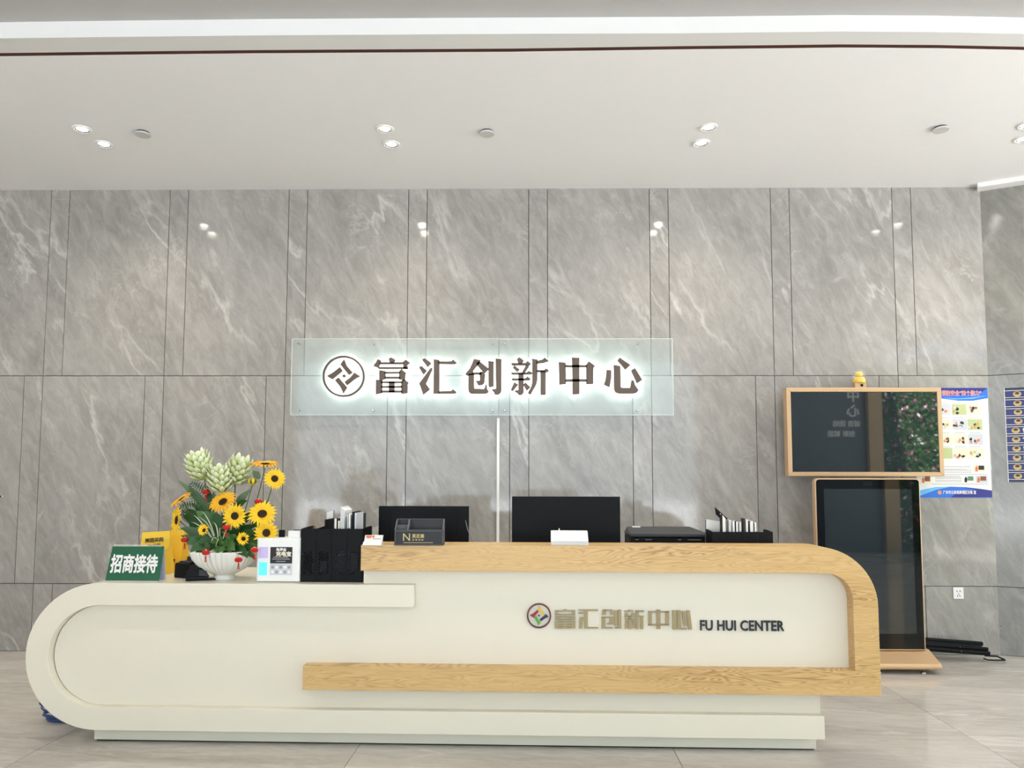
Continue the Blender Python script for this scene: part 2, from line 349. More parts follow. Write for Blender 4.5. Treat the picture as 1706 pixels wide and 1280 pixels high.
# wood band
V0 = -0.03
def P(x, y): return DP(x, y, V0)
oc = P(1462, 909.5); icn = P(1420, 956); ro = 95 / ppm(V0); rin = 42 / ppm(V0)
uo = P(1463, 1000)[0]; ui = P(1421, 1000)[0]; wi = P(1000, 953.5)[1]; wA = P(900, 1113.5)[1]; wBm = P(900, 1154)[1]
band = [(P(601, 930)[0], wtop)] + arc(uo - ro, wtop - ro, ro, ro, 90, 0, 18) + [(uo, wBm), (P(504, 1130)[0], wBm), (P(504, 1130)[0], wA), (ui, wA)] \
     + [(x, z) for x, z in arc(ui - rin, wi - rin, rin, rin, 0, 90, 14)] + [(P(601, 930)[0], wi)]
MB().prism(band, V0, 0.21).obj('wood_frame', 'wood', desk, bevel=0.002)
rm = (ro + rin) / 2; um = (uo + ui) / 2; wm = (wtop + wi) / 2
MB().prism([(u0, wlow), (u0, wm)] + arc(um - rm, wm - rm, rm, rm, 90, 0, 12) + [(um, wlow)], VP - 0.0005, 0.19).obj('upper_panel', 'white', desk)
WORK = 0.80
MB().box(u0 + 0.02, uR, 0.20, 0.85, WORK - 0.03, WORK).obj('worktop', 'white', desk, bevel=0.002)
MB().box(uR - 0.03, uR, 0.60, 0.85, 0.0, WORK - 0.03).obj('end_panel', 'white', desk)
MB().box(u0 + 0.6, u0 + 0.63, 0.60, 0.85, 0.0, WORK - 0.03).obj('end_panel', 'white', desk)

# ------------------------------------------------------------------ traced lettering
def glyph(name, polys, fn, y0, y1, mats, parent, front=0, back=0, grow=0.0):
    b = MB()
    for pl in polys:
        if grow:                                   # outset each outline a little
            ar = sum(pl[i - 1][0] * pl[i][1] - pl[i][0] * pl[i - 1][1] for i in range(len(pl))); sg = 1 if ar > 0 else -1; o_ = []
            for i in range(len(pl)):
                p0, p1, p2 = Vector(pl[i - 1]), Vector(pl[i]), Vector(pl[(i + 1) % len(pl)])
                e0 = (p1 - p0).normalized(); e1 = (p2 - p1).normalized()
                nn = Vector((e0.y, -e0.x)) + Vector((e1.y, -e1.x)); k = nn.length
                o_.append(tuple(p1 + nn / max(k, .5) * sg * grow * min(1.4, 2 / max(k, .5))))
            pl = o_
        b.prism([fn(*p) for p in pl], y0, y1, 0, front, back)
    return b.obj(name, mats, parent)
def R(x0, y0, x1, y1): return [(x0, y0), (x1, y0), (x1, y1), (x0, y1)]
G_FU = [[(1258,205),(1290,172),(1335,195),(1362,215),(1340,262),(1285,262)], R(1095,258,1515,282), [(1062,205),(1105,225),(1100,262),(1085,300),(1075,350),(990,315),(1040,250)],
        [(1515,255),(1555,212),(1625,265),(1570,300),(1592,355),(1585,368),(1520,365),(1520,300)], [(1065,342),(1560,342),(1580,368),(1080,365)],
        [(1090,400),(1190,415),(1190,545),(1090,575)], R(1185,427,1455,447), R(1185,515,1450,538), [(1485,375),(1500,400),(1555,445),(1540,470),(1535,575),(1500,575),(1500,555),(1440,555),(1450,410)],
        [(1032,570),(1135,575),(1130,795),(1030,812)], [(1500,570),(1545,570),(1600,620),(1582,640),(1580,795),(1480,808),(1480,600)], R(1120,598,1490,618), R(1120,680,1490,700), R(1120,762,1490,784), R(1262,600,1350,780)]
G_HUI = [[(150,210),(183,185),(298,270),(238,332)], [(95,352),(125,325),(218,405),(165,462)], [(300,350),(322,372),(200,635),(272,732),(162,822),(97,628)],
         [(352,208),(442,222),(440,805),(348,805)], [(435,245),(665,245),(690,212),(745,262),(720,280),(435,275)], [(435,775),(660,770),(688,738),(745,785),(720,805),(435,805)]]
G_CHU = [[(1068,200),(1170,220),(1160,260),(1040,400),(1045,470),(935,485),(915,460),(1000,360)], [(1160,245),(1325,372),(1245,450),(1130,310),(1110,270)], R(1035,440,1190,468),
         [(1165,440),(1195,420),(1255,470),(1245,600),(1225,640),(1190,655),(1140,655),(1125,620),(1095,590),(1165,585),(1175,560)],
         [(970,465),(1058,465),(1058,700),(1075,728),(1240,735),(1260,705),(1272,655),(1282,660),(1290,730),(1318,770),(1300,795),(1260,808),(1010,806),(980,780),(968,740)],
         [(1322,235),(1408,248),(1405,678),(1328,690)], [(1452,190),(1545,205),(1545,760),(1525,800),(1490,822),(1435,822),(1425,785),(1390,750),(1395,735),(1450,735),(1460,710)]]
G_XIN = [[(232,205),(272,170),(340,225),(310,275),(262,275)], [(130,272),(385,272),(415,235),(470,282),(445,305),(145,305)], [(160,345),(185,320),(265,380),(235,420)], [(395,300),(435,330),(360,440),(315,440)],
         [(128,440),(400,440),(440,412),(500,440),(480,465),(145,468)], [(140,545),(380,545),(412,510),(465,550),(440,570),(150,570)],
         [(258,460),(340,460),(340,790),(310,830),(255,828),(240,795),(195,775),(200,755),(258,755)], [(180,620),(245,650),(150,760),(125,740)], [(345,650),(375,620),(460,700),(430,725),(400,750)],
         [(502,198),(585,210),(585,560),(560,660),(465,820),(430,795),(490,680),(505,600)], [(580,240),(690,205),(718,180),(782,230),(700,258),(580,272)], [(580,395),(710,395),(742,368),(788,405),(765,425),(580,422)], [(648,415),(732,415),(730,822),(650,830)]]
G_ZHO = [[(1210,175),(1328,182),(1330,808),(1222,822)], [(975,255),(1088,268),(1092,632),(985,645)], [(1460,300),(1505,245),(1605,320),(1578,345),(1575,628),(1465,638)], R(1085,308,1465,335), R(1090,560,1465,590)]
G_XNN = [[(975,395),(1045,405),(1042,540),(1015,688),(925,645),(955,560)], [(1100,308),(1205,322),(1210,690),(1240,715),(1375,715),(1395,690),(1415,580),(1445,580),(1465,660),(1525,745),(1500,785),(1450,803),(1180,803),(1130,780),(1105,720)],
         [(1165,220),(1200,178),(1380,302),(1302,375)], [(1410,400),(1470,365),(1590,565),(1508,622)]]
G_BLADE = [[(460,210),(495,310),(605,435),(545,470),(400,290)], [(642,440),(735,498),(640,550),(512,655),(475,605),(590,515)], [(360,530),(505,700),(448,795),(400,690),(305,570)], [(165,498),(280,430),(385,345),(425,405),(250,550)]]
def ringpolys(cx, cy, ro, ri, n=48, k=0.98):
    out = []
    for i in range(n):
        a, c = 2 * PI * i / n, 2 * PI * (i + 1) / n
        out.append([(cx + ro * math.cos(a), cy + ro * k * math.sin(a)), (cx + ro * math.cos(c), cy + ro * k * math.sin(c)), (cx + ri * math.cos(c), cy + ri * k * math.sin(c)), (cx + ri * math.cos(a), cy + ri * k * math.sin(a))])
    return out
def disc(cx, cy, r, n=16): return [(cx + r * math.cos(2 * PI * i / n), cy + r * math.sin(2 * PI * i / n)) for i in range(n)]
# wall sign
SB = WF - 0.055                                   # front face of the acrylic sheets
sign = thing('wall_sign', 'backlit bronze characters and round emblem on clear acrylic sheets', 'wall sign', (aty(804, 628, SB).x, SB, aty(804, 628, SB).z))
def sfn(ox, oy, sc, Y):
    def g(x, y):
        p = aty(ox + x * sc, oy + y * sc, Y); return p.x - sign.location.x, p.z - sign.location.z
    return g
LZ = 0.028; LT = 0.02; YF = SB - LZ - LT          # letters stand off the sheet
zs = 160 / 1706.0
for nm, g, ox in (('character', G_FU, 530), ('character', G_HUI, 690), ('character', G_CHU, 690), ('character', G_XIN, 840), ('character', G_ZHO, 840), ('character', G_XNN, 920)):
    glyph(nm, g, sfn(ox, 580, zs, YF), -LZ - LT, -LZ, ['bronze', 'led'], sign, 0, 1, 7.0)
em = glyph('emblem_ring', ringpolys(450, 502, 374, 341), sfn(530, 580, zs, YF), -LZ - LT, -LZ, ['bronze', 'led'], sign, 0, 1)
for g in G_BLADE: glyph('emblem_blade', [g], sfn(530, 580, zs, YF), -LZ - LT, -LZ, ['bronze', 'led'], sign, 0, 1, 7.0)
glyph('emblem_dot', [disc(457, 495, 20)], sfn(530, 580, zs, YF), -LZ - LT, -LZ, ['bronze', 'led'], sign, 0, 1, 7.0)
s1 = sfn(0, 0, 1, SB)
for xa, xb in ((487, 830.5), (831.5, 1122)):
    (a, b1), (c, d) = s1(xa, 565), s1(xb, 691.5)
    sh = MB().box(a, c, 0, 0.008, d, b1).obj('acrylic_sheet', 'acrylic', sign)
    MB().box(a, c, -0.0005, 0.0085, d - 0.003, d).box(a, c, -0.0005, 0.0085, b1, b1 + 0.003).box(a - 0.003, a, -0.0005, 0.0085, d, b1).box(c, c + 0.003, -0.0005, 0.0085, d, b1).obj('edge_light_strip', plain('pale_edge_light', (226, 236, 232), 0.3), sh)  # pale strips stand in for light glowing along the sheet edges
for px in (497, 621.5, 821, 841, 1063):
    for py in (572.5, 684):
        a, z = s1(px, py); MB().lathe([(0.009, -0.055), (0.009, 0.006), (0.006, 0.009)], 12).obj('standoff_screw', 'steel', sign, (a, 0, z)).rotation_euler = (PI / 2, 0, 0)
# desk lettering
def dfn(ox, oy, sc, v):
    return lambda x, y: DP(ox + x * sc, oy + y * sc, v)
LV = VP - 0.012
ez, fz = 140 / 1706.0, 160 / 1706.0
E_ = dfn(870, 1000, ez, LV); F_ = dfn(1000, 1005, fz, LV)
D1 = [[(660,215),(830,215),(838,198),(905,198),(912,213),(1075,213),(1075,240),(660,240)], R(660,238,735,275), R(1005,238,1075,275), R(660,293,1080,315),
      R(665,340,740,418), R(995,340,1080,418), R(735,340,1000,368), R(735,393,1000,418), R(660,442,735,580), R(825,442,910,580), R(1000,442,1082,580), R(735,442,825,470), R(910,442,1000,470), R(735,495,825,524), R(910,495,1000,524), R(735,550,825,580), R(910,550,1000,580)]
D2 = [R(1140,198,1245,220), R(1140,258,1240,285), [(1165,355),(1235,355),(1215,580),(1150,580)], R(1258,198,1332,580), R(1330,198,1540,225), R(1330,555,1545,580)]
D3 = [[(45,120),(110,122),(100,215),(28,212)], R(45,120,225,140), [(165,125),(225,125),(240,205),(180,218)], R(25,250,230,268), R(25,250,92,455), R(90,435,230,455), R(165,262,230,380), R(120,362,230,382), R(248,138,312,400), [(318,122),(375,122),(375,455),(260,455),(260,438),(318,432)]]
D4 = [R(428,140,600,162), R(490,128,550,142), R(625,138,780,164), [(445,185),(490,185),(510,238),(430,248)], [(560,185),(615,185),(615,245),(545,235)], R(430,235,620,252), R(430,280,625,298), R(500,235,558,465), [(445,320),(490,320),(482,455),(438,455)], [(575,320),(620,320),(628,455),(580,455)], R(632,140,685,465), R(685,232,780,250), R(712,248,768,465)]
D5 = [R(855,150,918,400), R(1160,150,1225,400), R(855,150,1225,174), R(855,378,1225,402), R(1005,125,1072,465)]
D6 = [[(1282,135),(1348,135),(1352,472),(1288,472)], [(1368,135),(1428,135),(1440,472),(1372,472)], R(1435,450,1540,472), [(1450,145),(1510,150),(1540,415),(1478,415)], [(1532,138),(1592,138),(1632,472),(1565,472)]]
for g, f in ((D1, E_), (D2, E_), (D3, F_), (D4, F_), (D5, F_), (D6, F_)): glyph('logo_character', g, f, LV, VP, 'gold', desk)
glyph('logo_ring', ringpolys(342, 322, 246, 218, k=1.03), E_, LV, VP, 'maroon', desk)
glyph('logo_blade', [[(348,122),(375,185),(462,290),(405,305),(315,180)]], E_, LV, VP, 'yel', desk)
glyph('logo_blade', [[(478,290),(535,342),(465,372),(385,435),(355,395),(440,330)]], E_, LV, VP, 'navy', desk)
glyph('logo_blade', [[(290,340),(375,460),(325,522),(300,455),(240,360)]], E_, LV, VP, 'grn', desk)
glyph('logo_blade', [[(155,312),(230,275),(305,205),(335,240),(230,360)]], E_, LV, VP, 'red', desk)
glyph('logo_dot', [disc(342, 320, 18)], E_, LV, VP, 'inkblack', desk)
a = DP(1166.5, 1050, VP); c = DP(1305, 1034.5, VP)
text('logo_lettering', 'FU HUI CENTER', c[0] - a[0], c[1] - a[1], 'inkblack', desk, (a[0], VP - 0.005, a[1]), bold=0.022, depth=0.010, space=1.03)
# white conduit from the sign down behind the desk
x0 = aty(830, 700, WF).x; zt = sign.location.z + s1(830, 700)[1] + 0.02
cond = tag(MB().box(x0 - 0.012, x0 + 0.012, WF - 0.018, WF - 0.0005, 0.3, zt).obj('cable_conduit', 'whitep', bevel=0.004), 'slim white cable conduit running down the wall below the acrylic sign', 'conduit')

# ------------------------------------------------------------------ ceiling fittings
dl_mesh = dict(
    ring=MB().lathe([(0.046, 0.0), (0.068, 0.0), (0.068, -0.006), (0.060, -0.010), (0.048, -0.008), (0.046, 0.0)], 28, caps=False).mesh('trim_ring', 'whitep'),
    cup=MB().lathe([(0.047, -0.008), (0.042, -0.002), (0.040, -0.0005)], 28, caps=False).mesh('reflector', 'steel'),
    lamp=MB().lathe([(0.0, -0.0045), (0.030, -0.0040), (0.039, -0.0015), (0.039, -0.0005)], 24).mesh('lamp', emitter('downlight_led', (255, 250, 238), 26.0)))
def downlight(x, y, z, label, group, power=SPOT_W):
    t = thing('downlight', label, 'downlight', (x, y, z), 0, group)
    link('trim_ring', dl_mesh['ring'], t); link('reflector', dl_mesh['cup'], t); link('lamp', dl_mesh['lamp'], t)
    L = bpy.data.lights.get('downlight_beam') or bpy.data.lights.new('downlight_beam', 'SPOT')
    L.energy = power; L.spot_size = math.radians(150); L.spot_blend = 0.9; L.shadow_soft_size = 0.04; L.color = (1.0, 0.91, 0.78)
    o = bpy.data.objects.new('beam', L); COL.objects.link(o); o.parent = t; o.location = (0, 0, -0.012)
    return t
for k, (p1, p2) in enumerate((((137, 215), (173, 240)), ((641, 214.5), (652, 240)), ((1180, 212), (1168, 238)))):
    s = ('over the green counter sign', 'over the wall sign', 'over the printer')[k]
    a = atz(*p1, CEIL); b = atz(*p2, CEIL)
    downlight(a.x, a.y, CEIL, 'recessed round downlight %s, farther from the marble wall of its pair' % s, 'paired ceiling downlights')
    downlight(b.x, b.y, CEIL, 'recessed round downlight %s, closer to the marble wall of its pair' % s, 'paired ceiling downlights')
a = atz(1705, 231, CEIL); downlight(a.x, a.y, CEIL, 'recessed downlight in the white ceiling above the navy side wall sign', 'paired ceiling downlights')
xa = atz(137, 215, CEIL); step = (atz(1180, 212, CEIL).x - xa.x) / 2
for xx in (xa.x - step, xa.x + 3 * step):
    downlight(xx, xa.y, CEIL, 'recessed round downlight near the far end of the ceiling', 'paired ceiling downlights')
for k in range(-3, 4):
    downlight(k * 2.05 + 0.15, 3.1, CEIL + STEP, 'recessed round downlight in the raised ceiling in front of the desk', 'raised ceiling downlights')
for k in range(-3, 4):
    downlight(k * 2.05 + 0.15, 0.2, CEIL + STEP, 'recessed round downlight in the raised ceiling over the lobby floor', 'raised ceiling downlights')
for xx in (4.6, 5.8, 6.9): downlight(xx, -2.7, CEIL + STEP, 'added unseen downlight brightening the rear wall', 'raised ceiling downlights')  # extra lamps added to brighten the rear wall mirrored in the screens
for (px, py), lab in zip(((238, 220.5), (811, 219), (1567, 212.5)), ('shallow round ceiling disc beside the downlights over the flowers', 'shallow round ceiling disc beside the downlights over the wall sign', 'shallow round ceiling disc above the landscape wall display')):
    p = atz(px, py, CEIL)
    t = thing('ceiling_disc', lab, 'ceiling disc', (p.x, p.y, CEIL), 0, 'ceiling discs')
    MB().lathe([(0.045, 0.0), (0.045, -0.012)], 24).obj('mount', 'dgrey', t)
    MB().lathe([(0.054, -0.012), (0.056, -0.016), (0.055, -0.024)], 28).obj('cover', 'disc_cover', t)

# ------------------------------------------------------------------ landscape wall display
YD = 6.32
A = aty(1310, 646, YD); B = aty(1574, 794, YD); cxd = (A.x + B.x) / 2
disp = thing('wall_display', 'landscape display with champagne frame mounted on the marble wall above the kiosk', 'display', (cxd, YD, B.z))
w, h = (B.x - A.x) / 2, A.z - B.z; fw = 0.036
MB().box(-w + fw - 0.002, w - fw + 0.002, 0.012, 0.075, fw - 0.002, h - fw + 0.002).obj('housing', 'black', disp)
b = MB()
for pl in ([(-w, 0), (w, 0), (w - fw, fw), (-w + fw, fw)], [(w, 0), (w, h), (w - fw, h - fw), (w - fw, fw)], [(w, h), (-w, h), (-w + fw, h - fw), (w - fw, h - fw)], [(-w, h), (-w, 0), (-w + fw, fw), (-w + fw, h - fw)]): b.prism(pl, 0, 0.085)
b.obj('frame', 'tan', disp, bevel=0.004)
MB().box(-w + fw, w - fw, 0.006, 0.012, fw, h - fw).obj('screen', 'screen', disp)
MB().box(-0.25, 0.25, 0.075, WF - YD - 0.0005, 0.2, 0.55).obj('wall_bracket', 'black', disp)
cw = aty(1434, 648, YD).x - cxd
camb = MB().box(cw - 0.045, cw + 0.05, 0.005, 0.06, h, h + 0.042).obj('camera_module', 'tan', disp, bevel=0.004)
MB().lathe([(0.011, 0), (0.011, 0.004), (0.007, 0.006)], 14).obj('lens', 'black', camb, (cw + 0.012, 0.004, h + 0.02)).rotation_euler = (PI / 2, 0, 0)
p = aty(1435, 636, YD)
duck = thing('ornament', 'small yellow figurine under a clear dome on top of the landscape display', 'ornament', (cxd + cw + 0.002, YD + 0.03, B.z + h + 0.042))
MB().lathe([(0.046, 0.0), (0.05, 0.008), (0.05, 0.03), (0.04, 0.045), (0.026, 0.05)], 20).obj('body', 'duck', duck)
MB().lathe([(0.0, 0.046), (0.018, 0.05), (0.03, 0.068), (0.03, 0.08), (0.018, 0.096), (0.0, 0.1)], 16).obj('head', 'duck', duck)
hs = MB().lathe([(0.052, 0.004), (0.054, 0.06), (0.046, 0.095), (0.026, 0.115), (0.0, 0.12)], 20).obj('clear_dome', 'acrylic', duck)

# ------------------------------------------------------------------ portrait kiosk
YK = 6.02
A = aty(1357, 797, YK); B = aty(1540, 1084, YK)
hz = aty(1445, 1084, YK).z
kx = (A.x + aty(1536, 900, YK).x) / 2; w = aty(1536, 900, YK).x - kx
kio = thing('kiosk', 'portrait touch screen kiosk with champagne edge standing on a sloping base', 'kiosk', (kx, YK, 0))
top = A.z
b = MB(); fr = arc(w - 0.03, top - 0.03, 0.03, 0.03, 0, 90, 6) + arc(-w + 0.03, top - 0.03, 0.03, 0.03, 90, 180, 6) + [(-w, hz), (w, hz)]
b.prism(fr, 0.0, 0.06).obj('body', 'tan', kio, bevel=0.006)
g = 0.012
fr2 = arc(w - 0.035, top - 0.035, 0.025, 0.025, 0, 90, 6) + arc(-w + 0.035, top - 0.035, 0.025, 0.025, 90, 180, 6) + [(-w + g, hz + g), (w - g, hz + g)]
MB().prism(fr2, -0.004, 0.004).obj('front_glass', 'glassblk', kio)
MB().box(-w + 0.07, w - 0.07, -0.0055, -0.003, hz + 0.13, top - 0.085).obj('screen', 'screen', kio)
MB().box(-0.035, 0.035, -0.0055, -0.003, top - 0.06, top - 0.025).obj('camera_window', 'black', kio)
bw = aty(1568, 1105, YK - 0.13).x - kx
prof = [(-0.14, 0.035), (-0.155, 0.05), (-0.145, 0.078), (0.03, hz + 0.004), (0.17, hz), (0.19, 0.04)]
b = MB(); n = len(prof)
b.add([(-bw, y, z) for y, z in prof] + [(bw, y, z) for y, z in prof], [list(range(n)), list(range(n, 2 * n))] + [(i, (i + 1) % n, n + (i + 1) % n, n + i) for i in range(n)])
b.obj('base', 'tan', kio, bevel=0.012, seg=3)
for fx, fy in ((-bw + 0.12, -0.09), (bw - 0.12, -0.09), (0.0, -0.09), (-bw + 0.12, 0.15), (bw - 0.12, 0.15)):
    MB().lathe([(0.022, 0), (0.022, 0.008), (0.007, 0.012), (0.007, 0.045)], 12).obj('levelling_foot', 'steel', kio, (fx, fy, 0))

# ------------------------------------------------------------------ poster in the corner
YP = WF - 0.003
pr = aty(1648, 700, YP).x - 0.004; pw = 0.64; zt = aty(1600, 646.5, YP).z; ph = zt - aty(1600, 829.5, YP).z
post = thing('poster', 'white fire safety poster with blue header and cartoon panels beside the landscape display', 'poster', (pr - pw, YP, zt - ph))
def U(u): return u * pw
def Wz(w_): return ph * (1 - w_)
MB().box(0, pw, 0, 0.002, 0, ph).obj('sheet', 'paper', post)
def wave(y0, ys): return [(U(0), Wz(y0)), (U(1), Wz(y0))] + [(U(u), Wz(y)) for u, y in ys]
MB().prism(wave(0.0, [(1, .095), (.8, .118), (.6, .118), (.4, .10), (.2, .09), (0, .10)]), -0.0006, 0.0).obj('header_band', 'pblue', post)
MB().prism([(U(0), Wz(0)), (U(1), Wz(0)), (U(.92), Wz(.04)), (U(.7), Wz(.065)), (U(.45), Wz(.07)), (U(.2), Wz(.065)), (U(0), Wz(.075))], -0.0012, -0.0006).obj('header_swoosh', 'pindigo', post)
MB().prism([(U(1), Wz(.07)), (U(.8), Wz(.10)), (U(.55), Wz(.105)), (U(.4), Wz(.09)), (U(.6), Wz(.097)), (U(.8), Wz(.088))], -0.0012, -0.0006).obj('header_swoosh', 'pblue2', post)
MB().prism([(U(0), Wz(1)), (U(1), Wz(1))] + [(U(u), Wz(y)) for u, y in ((1, .935), (.85, .92), (.65, .905), (.45, .90), (.25, .905), (0, .94))], -0.0006, 0).obj('footer_band', 'pblue', post)
MB().prism([(U(1), Wz(.995)), (U(1), Wz(.935)), (U(.85), Wz(.92)), (U(.6), Wz(.905)), (U(.78), Wz(.93)), (U(.5), Wz(.97)), (U(.45), Wz(.998))], -0.0012, -0.0006).obj('footer_swoosh', 'pindigo', post)
MB().prism([(U(0), Wz(.94)), (U(.2), Wz(.91)), (U(.45), Wz(.90)), (U(.25), Wz(.93)), (U(.05), Wz(.98)), (U(0), Wz(.99))], -0.0012, -0.0006).obj('footer_swoosh', 'pblue2', post)
text('title_outline', '社会消防安全“四个能力”', U(.655), 0.044, 'paper', post, (U(.258), -0.0016, Wz(.0705)), 0.05, 0.0006)
text('title', '社会消防安全“四个能力”', U(.655), 0.044, 'pred', post, (U(.258), -0.0022, Wz(.0705)), 0.012, 0.0006)
MB().prism([(U(.30) + 0.018 * math.cos(i * PI / 8), Wz(.953) + 0.018 * math.sin(i * PI / 8)) for i in range(16)], -0.002, -0.0012).obj('footer_badge', 'pc1', post)
text('footer_lettering', '广州市公安局黄埔区分局 宣', U(.44), 0.030, 'paper', post, (U(.345), -0.0018, Wz(.967)), 0.03, 0.0006)
rp = random.Random(3)
for ci, u0_ in enumerate((.09, .30, .51, .715)):
    for ri_, w0 in enumerate((.150, .287, .422, .548)):
        a_, b_ = U(u0_), U(u0_ + .195); c_, d_ = Wz(w0 + .098), Wz(w0)
        pn = MB().box(a_, b_, -0.0005, 0, c_, d_).obj('cartoon_panel', ('pc0', 'pc3', 'pc2', 'pc0')[(ci + ri_ * 3) % 4], post)
        b = MB()
        for kx_ in range(6):
            bx = a_ + rp.uniform(.05, .75) * (b_ - a_); bz = c_ + rp.uniform(.05, .6) * (d_ - c_)
            b.prism([(bx + rp.uniform(0.006, .02) * math.cos(t), bz + 0.006 + rp.uniform(.008, .02) * math.sin(t)) for t in (0.2, 1.3, 2.4, 3.5, 4.6, 5.6)], -0.001 - kx_ * 0.0002, -0.0005, kx_ % 4)
        o = b.obj('cartoon_shapes', [('pc1', 'pc5', 'pc2', 'pc4')[(ci + ri_) % 4], 'ink', 'pc1', 'pc3'], pn)
        MB().box(a_ + 0.01, b_ - 0.02, -0.0005, 0, d_ + 0.008, d_ + 0.0115).obj('caption_line', 'pgrey', post)
for k, (ua, ub, w_) in enumerate(((.05, .73, .722), (.05, .68, .745), (.05, .74, .755), (.05, .74, .772), (.05, .95, .792), (.25, .58, .808), (.25, .6, .818), (.25, .6, .83), (.25, .6, .845), (.25, .6, .858), (.2, .96, .88))):
    MB().box(U(ua), U(ub), -0.0005, 0, Wz(w_), Wz(w_) + 0.004).obj('text_line', 'pgrey', post)
for ua, ub, wa, wb_, m, m2 in ((.77, .93, .705, .768, 'pc0', 'ink'), (.62, .78, .802, .866, 'paper', 'pc6'), (.79, .95, .802, .866, 'pc3', 'pc4'), (.05, .2, .80, .872, 'pc0', 'pc4')):
    pn = MB().box(U(ua), U(ub), -0.0005, 0, Wz(wb_), Wz(wa)).obj('cartoon_panel', m, post)
    MB().box(U(ua + (ub - ua) * .4), U(ub - .02), -0.001, -0.0005, Wz(wb_ - .02), Wz(wa + .005)).obj('cartoon_shapes', m2, pn)
    MB().prism([(U(ua + .02) + x, Wz(wb_ - .005) + z) for x, z in ((0, 0), (.02, 0), (.026, .03), (.012, .052), (.0, .03))], -0.0014, -0.0005).obj('cartoon_shapes', 'pc5' if m != 'paper' else 'ink', pn)

# ------------------------------------------------------------------ navy list sign on the side wall
xa, za = onside(1673.5, 647); _, zb = onside(1678, 803.5)
lst = thing('strip_sign', 'navy list sign of ten striped rows with gold badges on the angled side wall', 'sign', tuple(side.matrix_basis @ Vector((xa, -PT - 0.003, zb))), -SA)
hh = za - zb; ww = 0.75
MB().box(0, ww, 0, 0.0025, 0, hh).obj('sheet', 'navyd', lst)
MB().box(-0.005, 0.0, 0, 0.0025, 0, hh).obj('white_edge', 'paper', lst)
rows = [('刷单', .11), ('网贷', .11), ('刷', .15), ('网', .15), ('快递', .03), ('“双', .03), ('冒充', .03), ('网络', .03), ('买卖', .03), ('“其', .03)]
ro_ = hh * 0.965 / 10
for i, (tx, ind) in enumerate(rows):
    z1 = hh * 0.985 - i * ro_ - 0.012; z0 = z1 - ro_ * 0.76
    st = MB().box(0, ww, -0.0008, 0, z0, z1).obj('strip', 'bluestrip', lst)
    MB().box(0, ww, -0.0014, -0.0008, z1 - 0.002, z1 + 0.002).obj('white_line', 'paper', st); MB().box(0, ww, -0.0014, -0.0008, z0 - 0.002, z0 + 0.002).obj('white_line', 'paper', st)
    bx = 0.066 + (0.022 if i < 4 else 0.0); bz = (z0 + z1) / 2
    bd = MB().prism([(bx + 0.030 * math.cos(t * PI / 8), bz + 0.022 * math.sin(t * PI / 8) - (0.003 if 8 < t < 16 else 0)) for t in range(16)], -0.002, -0.0008).obj('badge', 'goldprint', st)
    MB().prism([(bx + 0.019 * math.cos(t * PI / 6), bz + 0.005 + 0.013 * math.sin(t * PI / 6)) for t in range(12)], -0.0026, -0.002).obj('badge_centre', 'pc4', bd)
    MB().prism([(bx + 0.010 * math.cos(t * PI / 6), bz + 0.006 + 0.007 * math.sin(t * PI / 6)) for t in range(12)], -0.003, -0.0026).obj('badge_core', 'ink', bd)
    text('lettering', tx, None, ro_ * 0.5, 'paper', st, (bx + 0.035 + ind * .5, -0.0014, z0 + ro_ * 0.12), 0.03, 0.0008)

# ------------------------------------------------------------------ socket
A = aty(1587, 979, WF); B = aty(1605, 998, WF)
sk = thing('wall_socket', 'white square wall socket on the marble wall right of the kiosk', 'socket', ((A.x + B.x) / 2, WF, B.z))
w = (B.x - A.x) / 2; h = A.z - B.z
MB().box(-w, w, -0.009, 0.0, 0, h).obj('plate', 'whitep', sk, bevel=0.003)
for sx, sz, a_ in ((-.3, .68, 0), (.3, .68, 0), (0, .42, 0), (-.22, .25, .5), (.22, .25, -.5)):
    o = MB().box(-0.003, 0.003, -0.0096, -0.0085, -0.006, 0.006).obj('pin_slot', 'dgrey', sk, (sx * w, 0, sz * h)); o.rotation_euler = (0, a_, 0)

# ------------------------------------------------------------------ folded black poles on the floor
p0 = aty(1500, 1068, 6.36); p1 = aty(1640, 1082, 6.30)
tri = thing('folded_stand', 'bundle of black folded stand poles lying on the floor behind the kiosk base', 'folded stand', (p1.x, p1.y, 0))
for k, (x0, y0, x1, y1, Y0, Y1, rr) in enumerate(((1475, 1061, 1636, 1073, 6.42, 6.42, .018), (1475, 1066, 1634, 1078, 6.36, 6.37, .017), (1475, 1070, 1645, 1082, 6.31, 6.33, .016), (1475, 1076, 1648, 1089, 6.27, 6.29, .017), (1475, 1077, 1640, 1089, 6.34, 6.36, .016))):
    a_ = aty(x0, y0, Y0); c_ = aty(x1, y1, Y1); a_.z = max(a_.z, rr + 0.001); c_.z = max(c_.z, rr + 0.001)
    MB().tube([a_ - tri.location, c_ - tri.location], rr, 12).obj('pole', 'black', tri)
    if k in (1, 2, 3):
        m_ = a_.lerp(c_, 0.72); MB().lathe([(0.004, 0), (0.004, 0.004)], 8).obj('rivet', 'steel', tri, m_ - tri.location + Vector((0, -rr, 0.004))).rotation_euler = (PI / 2, 0, 0)
q0 = aty(1647, 1088, 6.33)
MB().tube([q0 - tri.location + Vector((dx, dy, 0.012 - q0.z + dz)) for dx, dy, dz in ((-.03, 0, .03), (.02, .01, .025), (.08, .02, .02), (.125, .01, 0.0), (.12, -.02, 0.0), (.05, -.03, 0), (-.02, -.02, 0.0), (-.05, -.01, .01))], 0.006, 8).obj('strap_loop', 'black', tri)

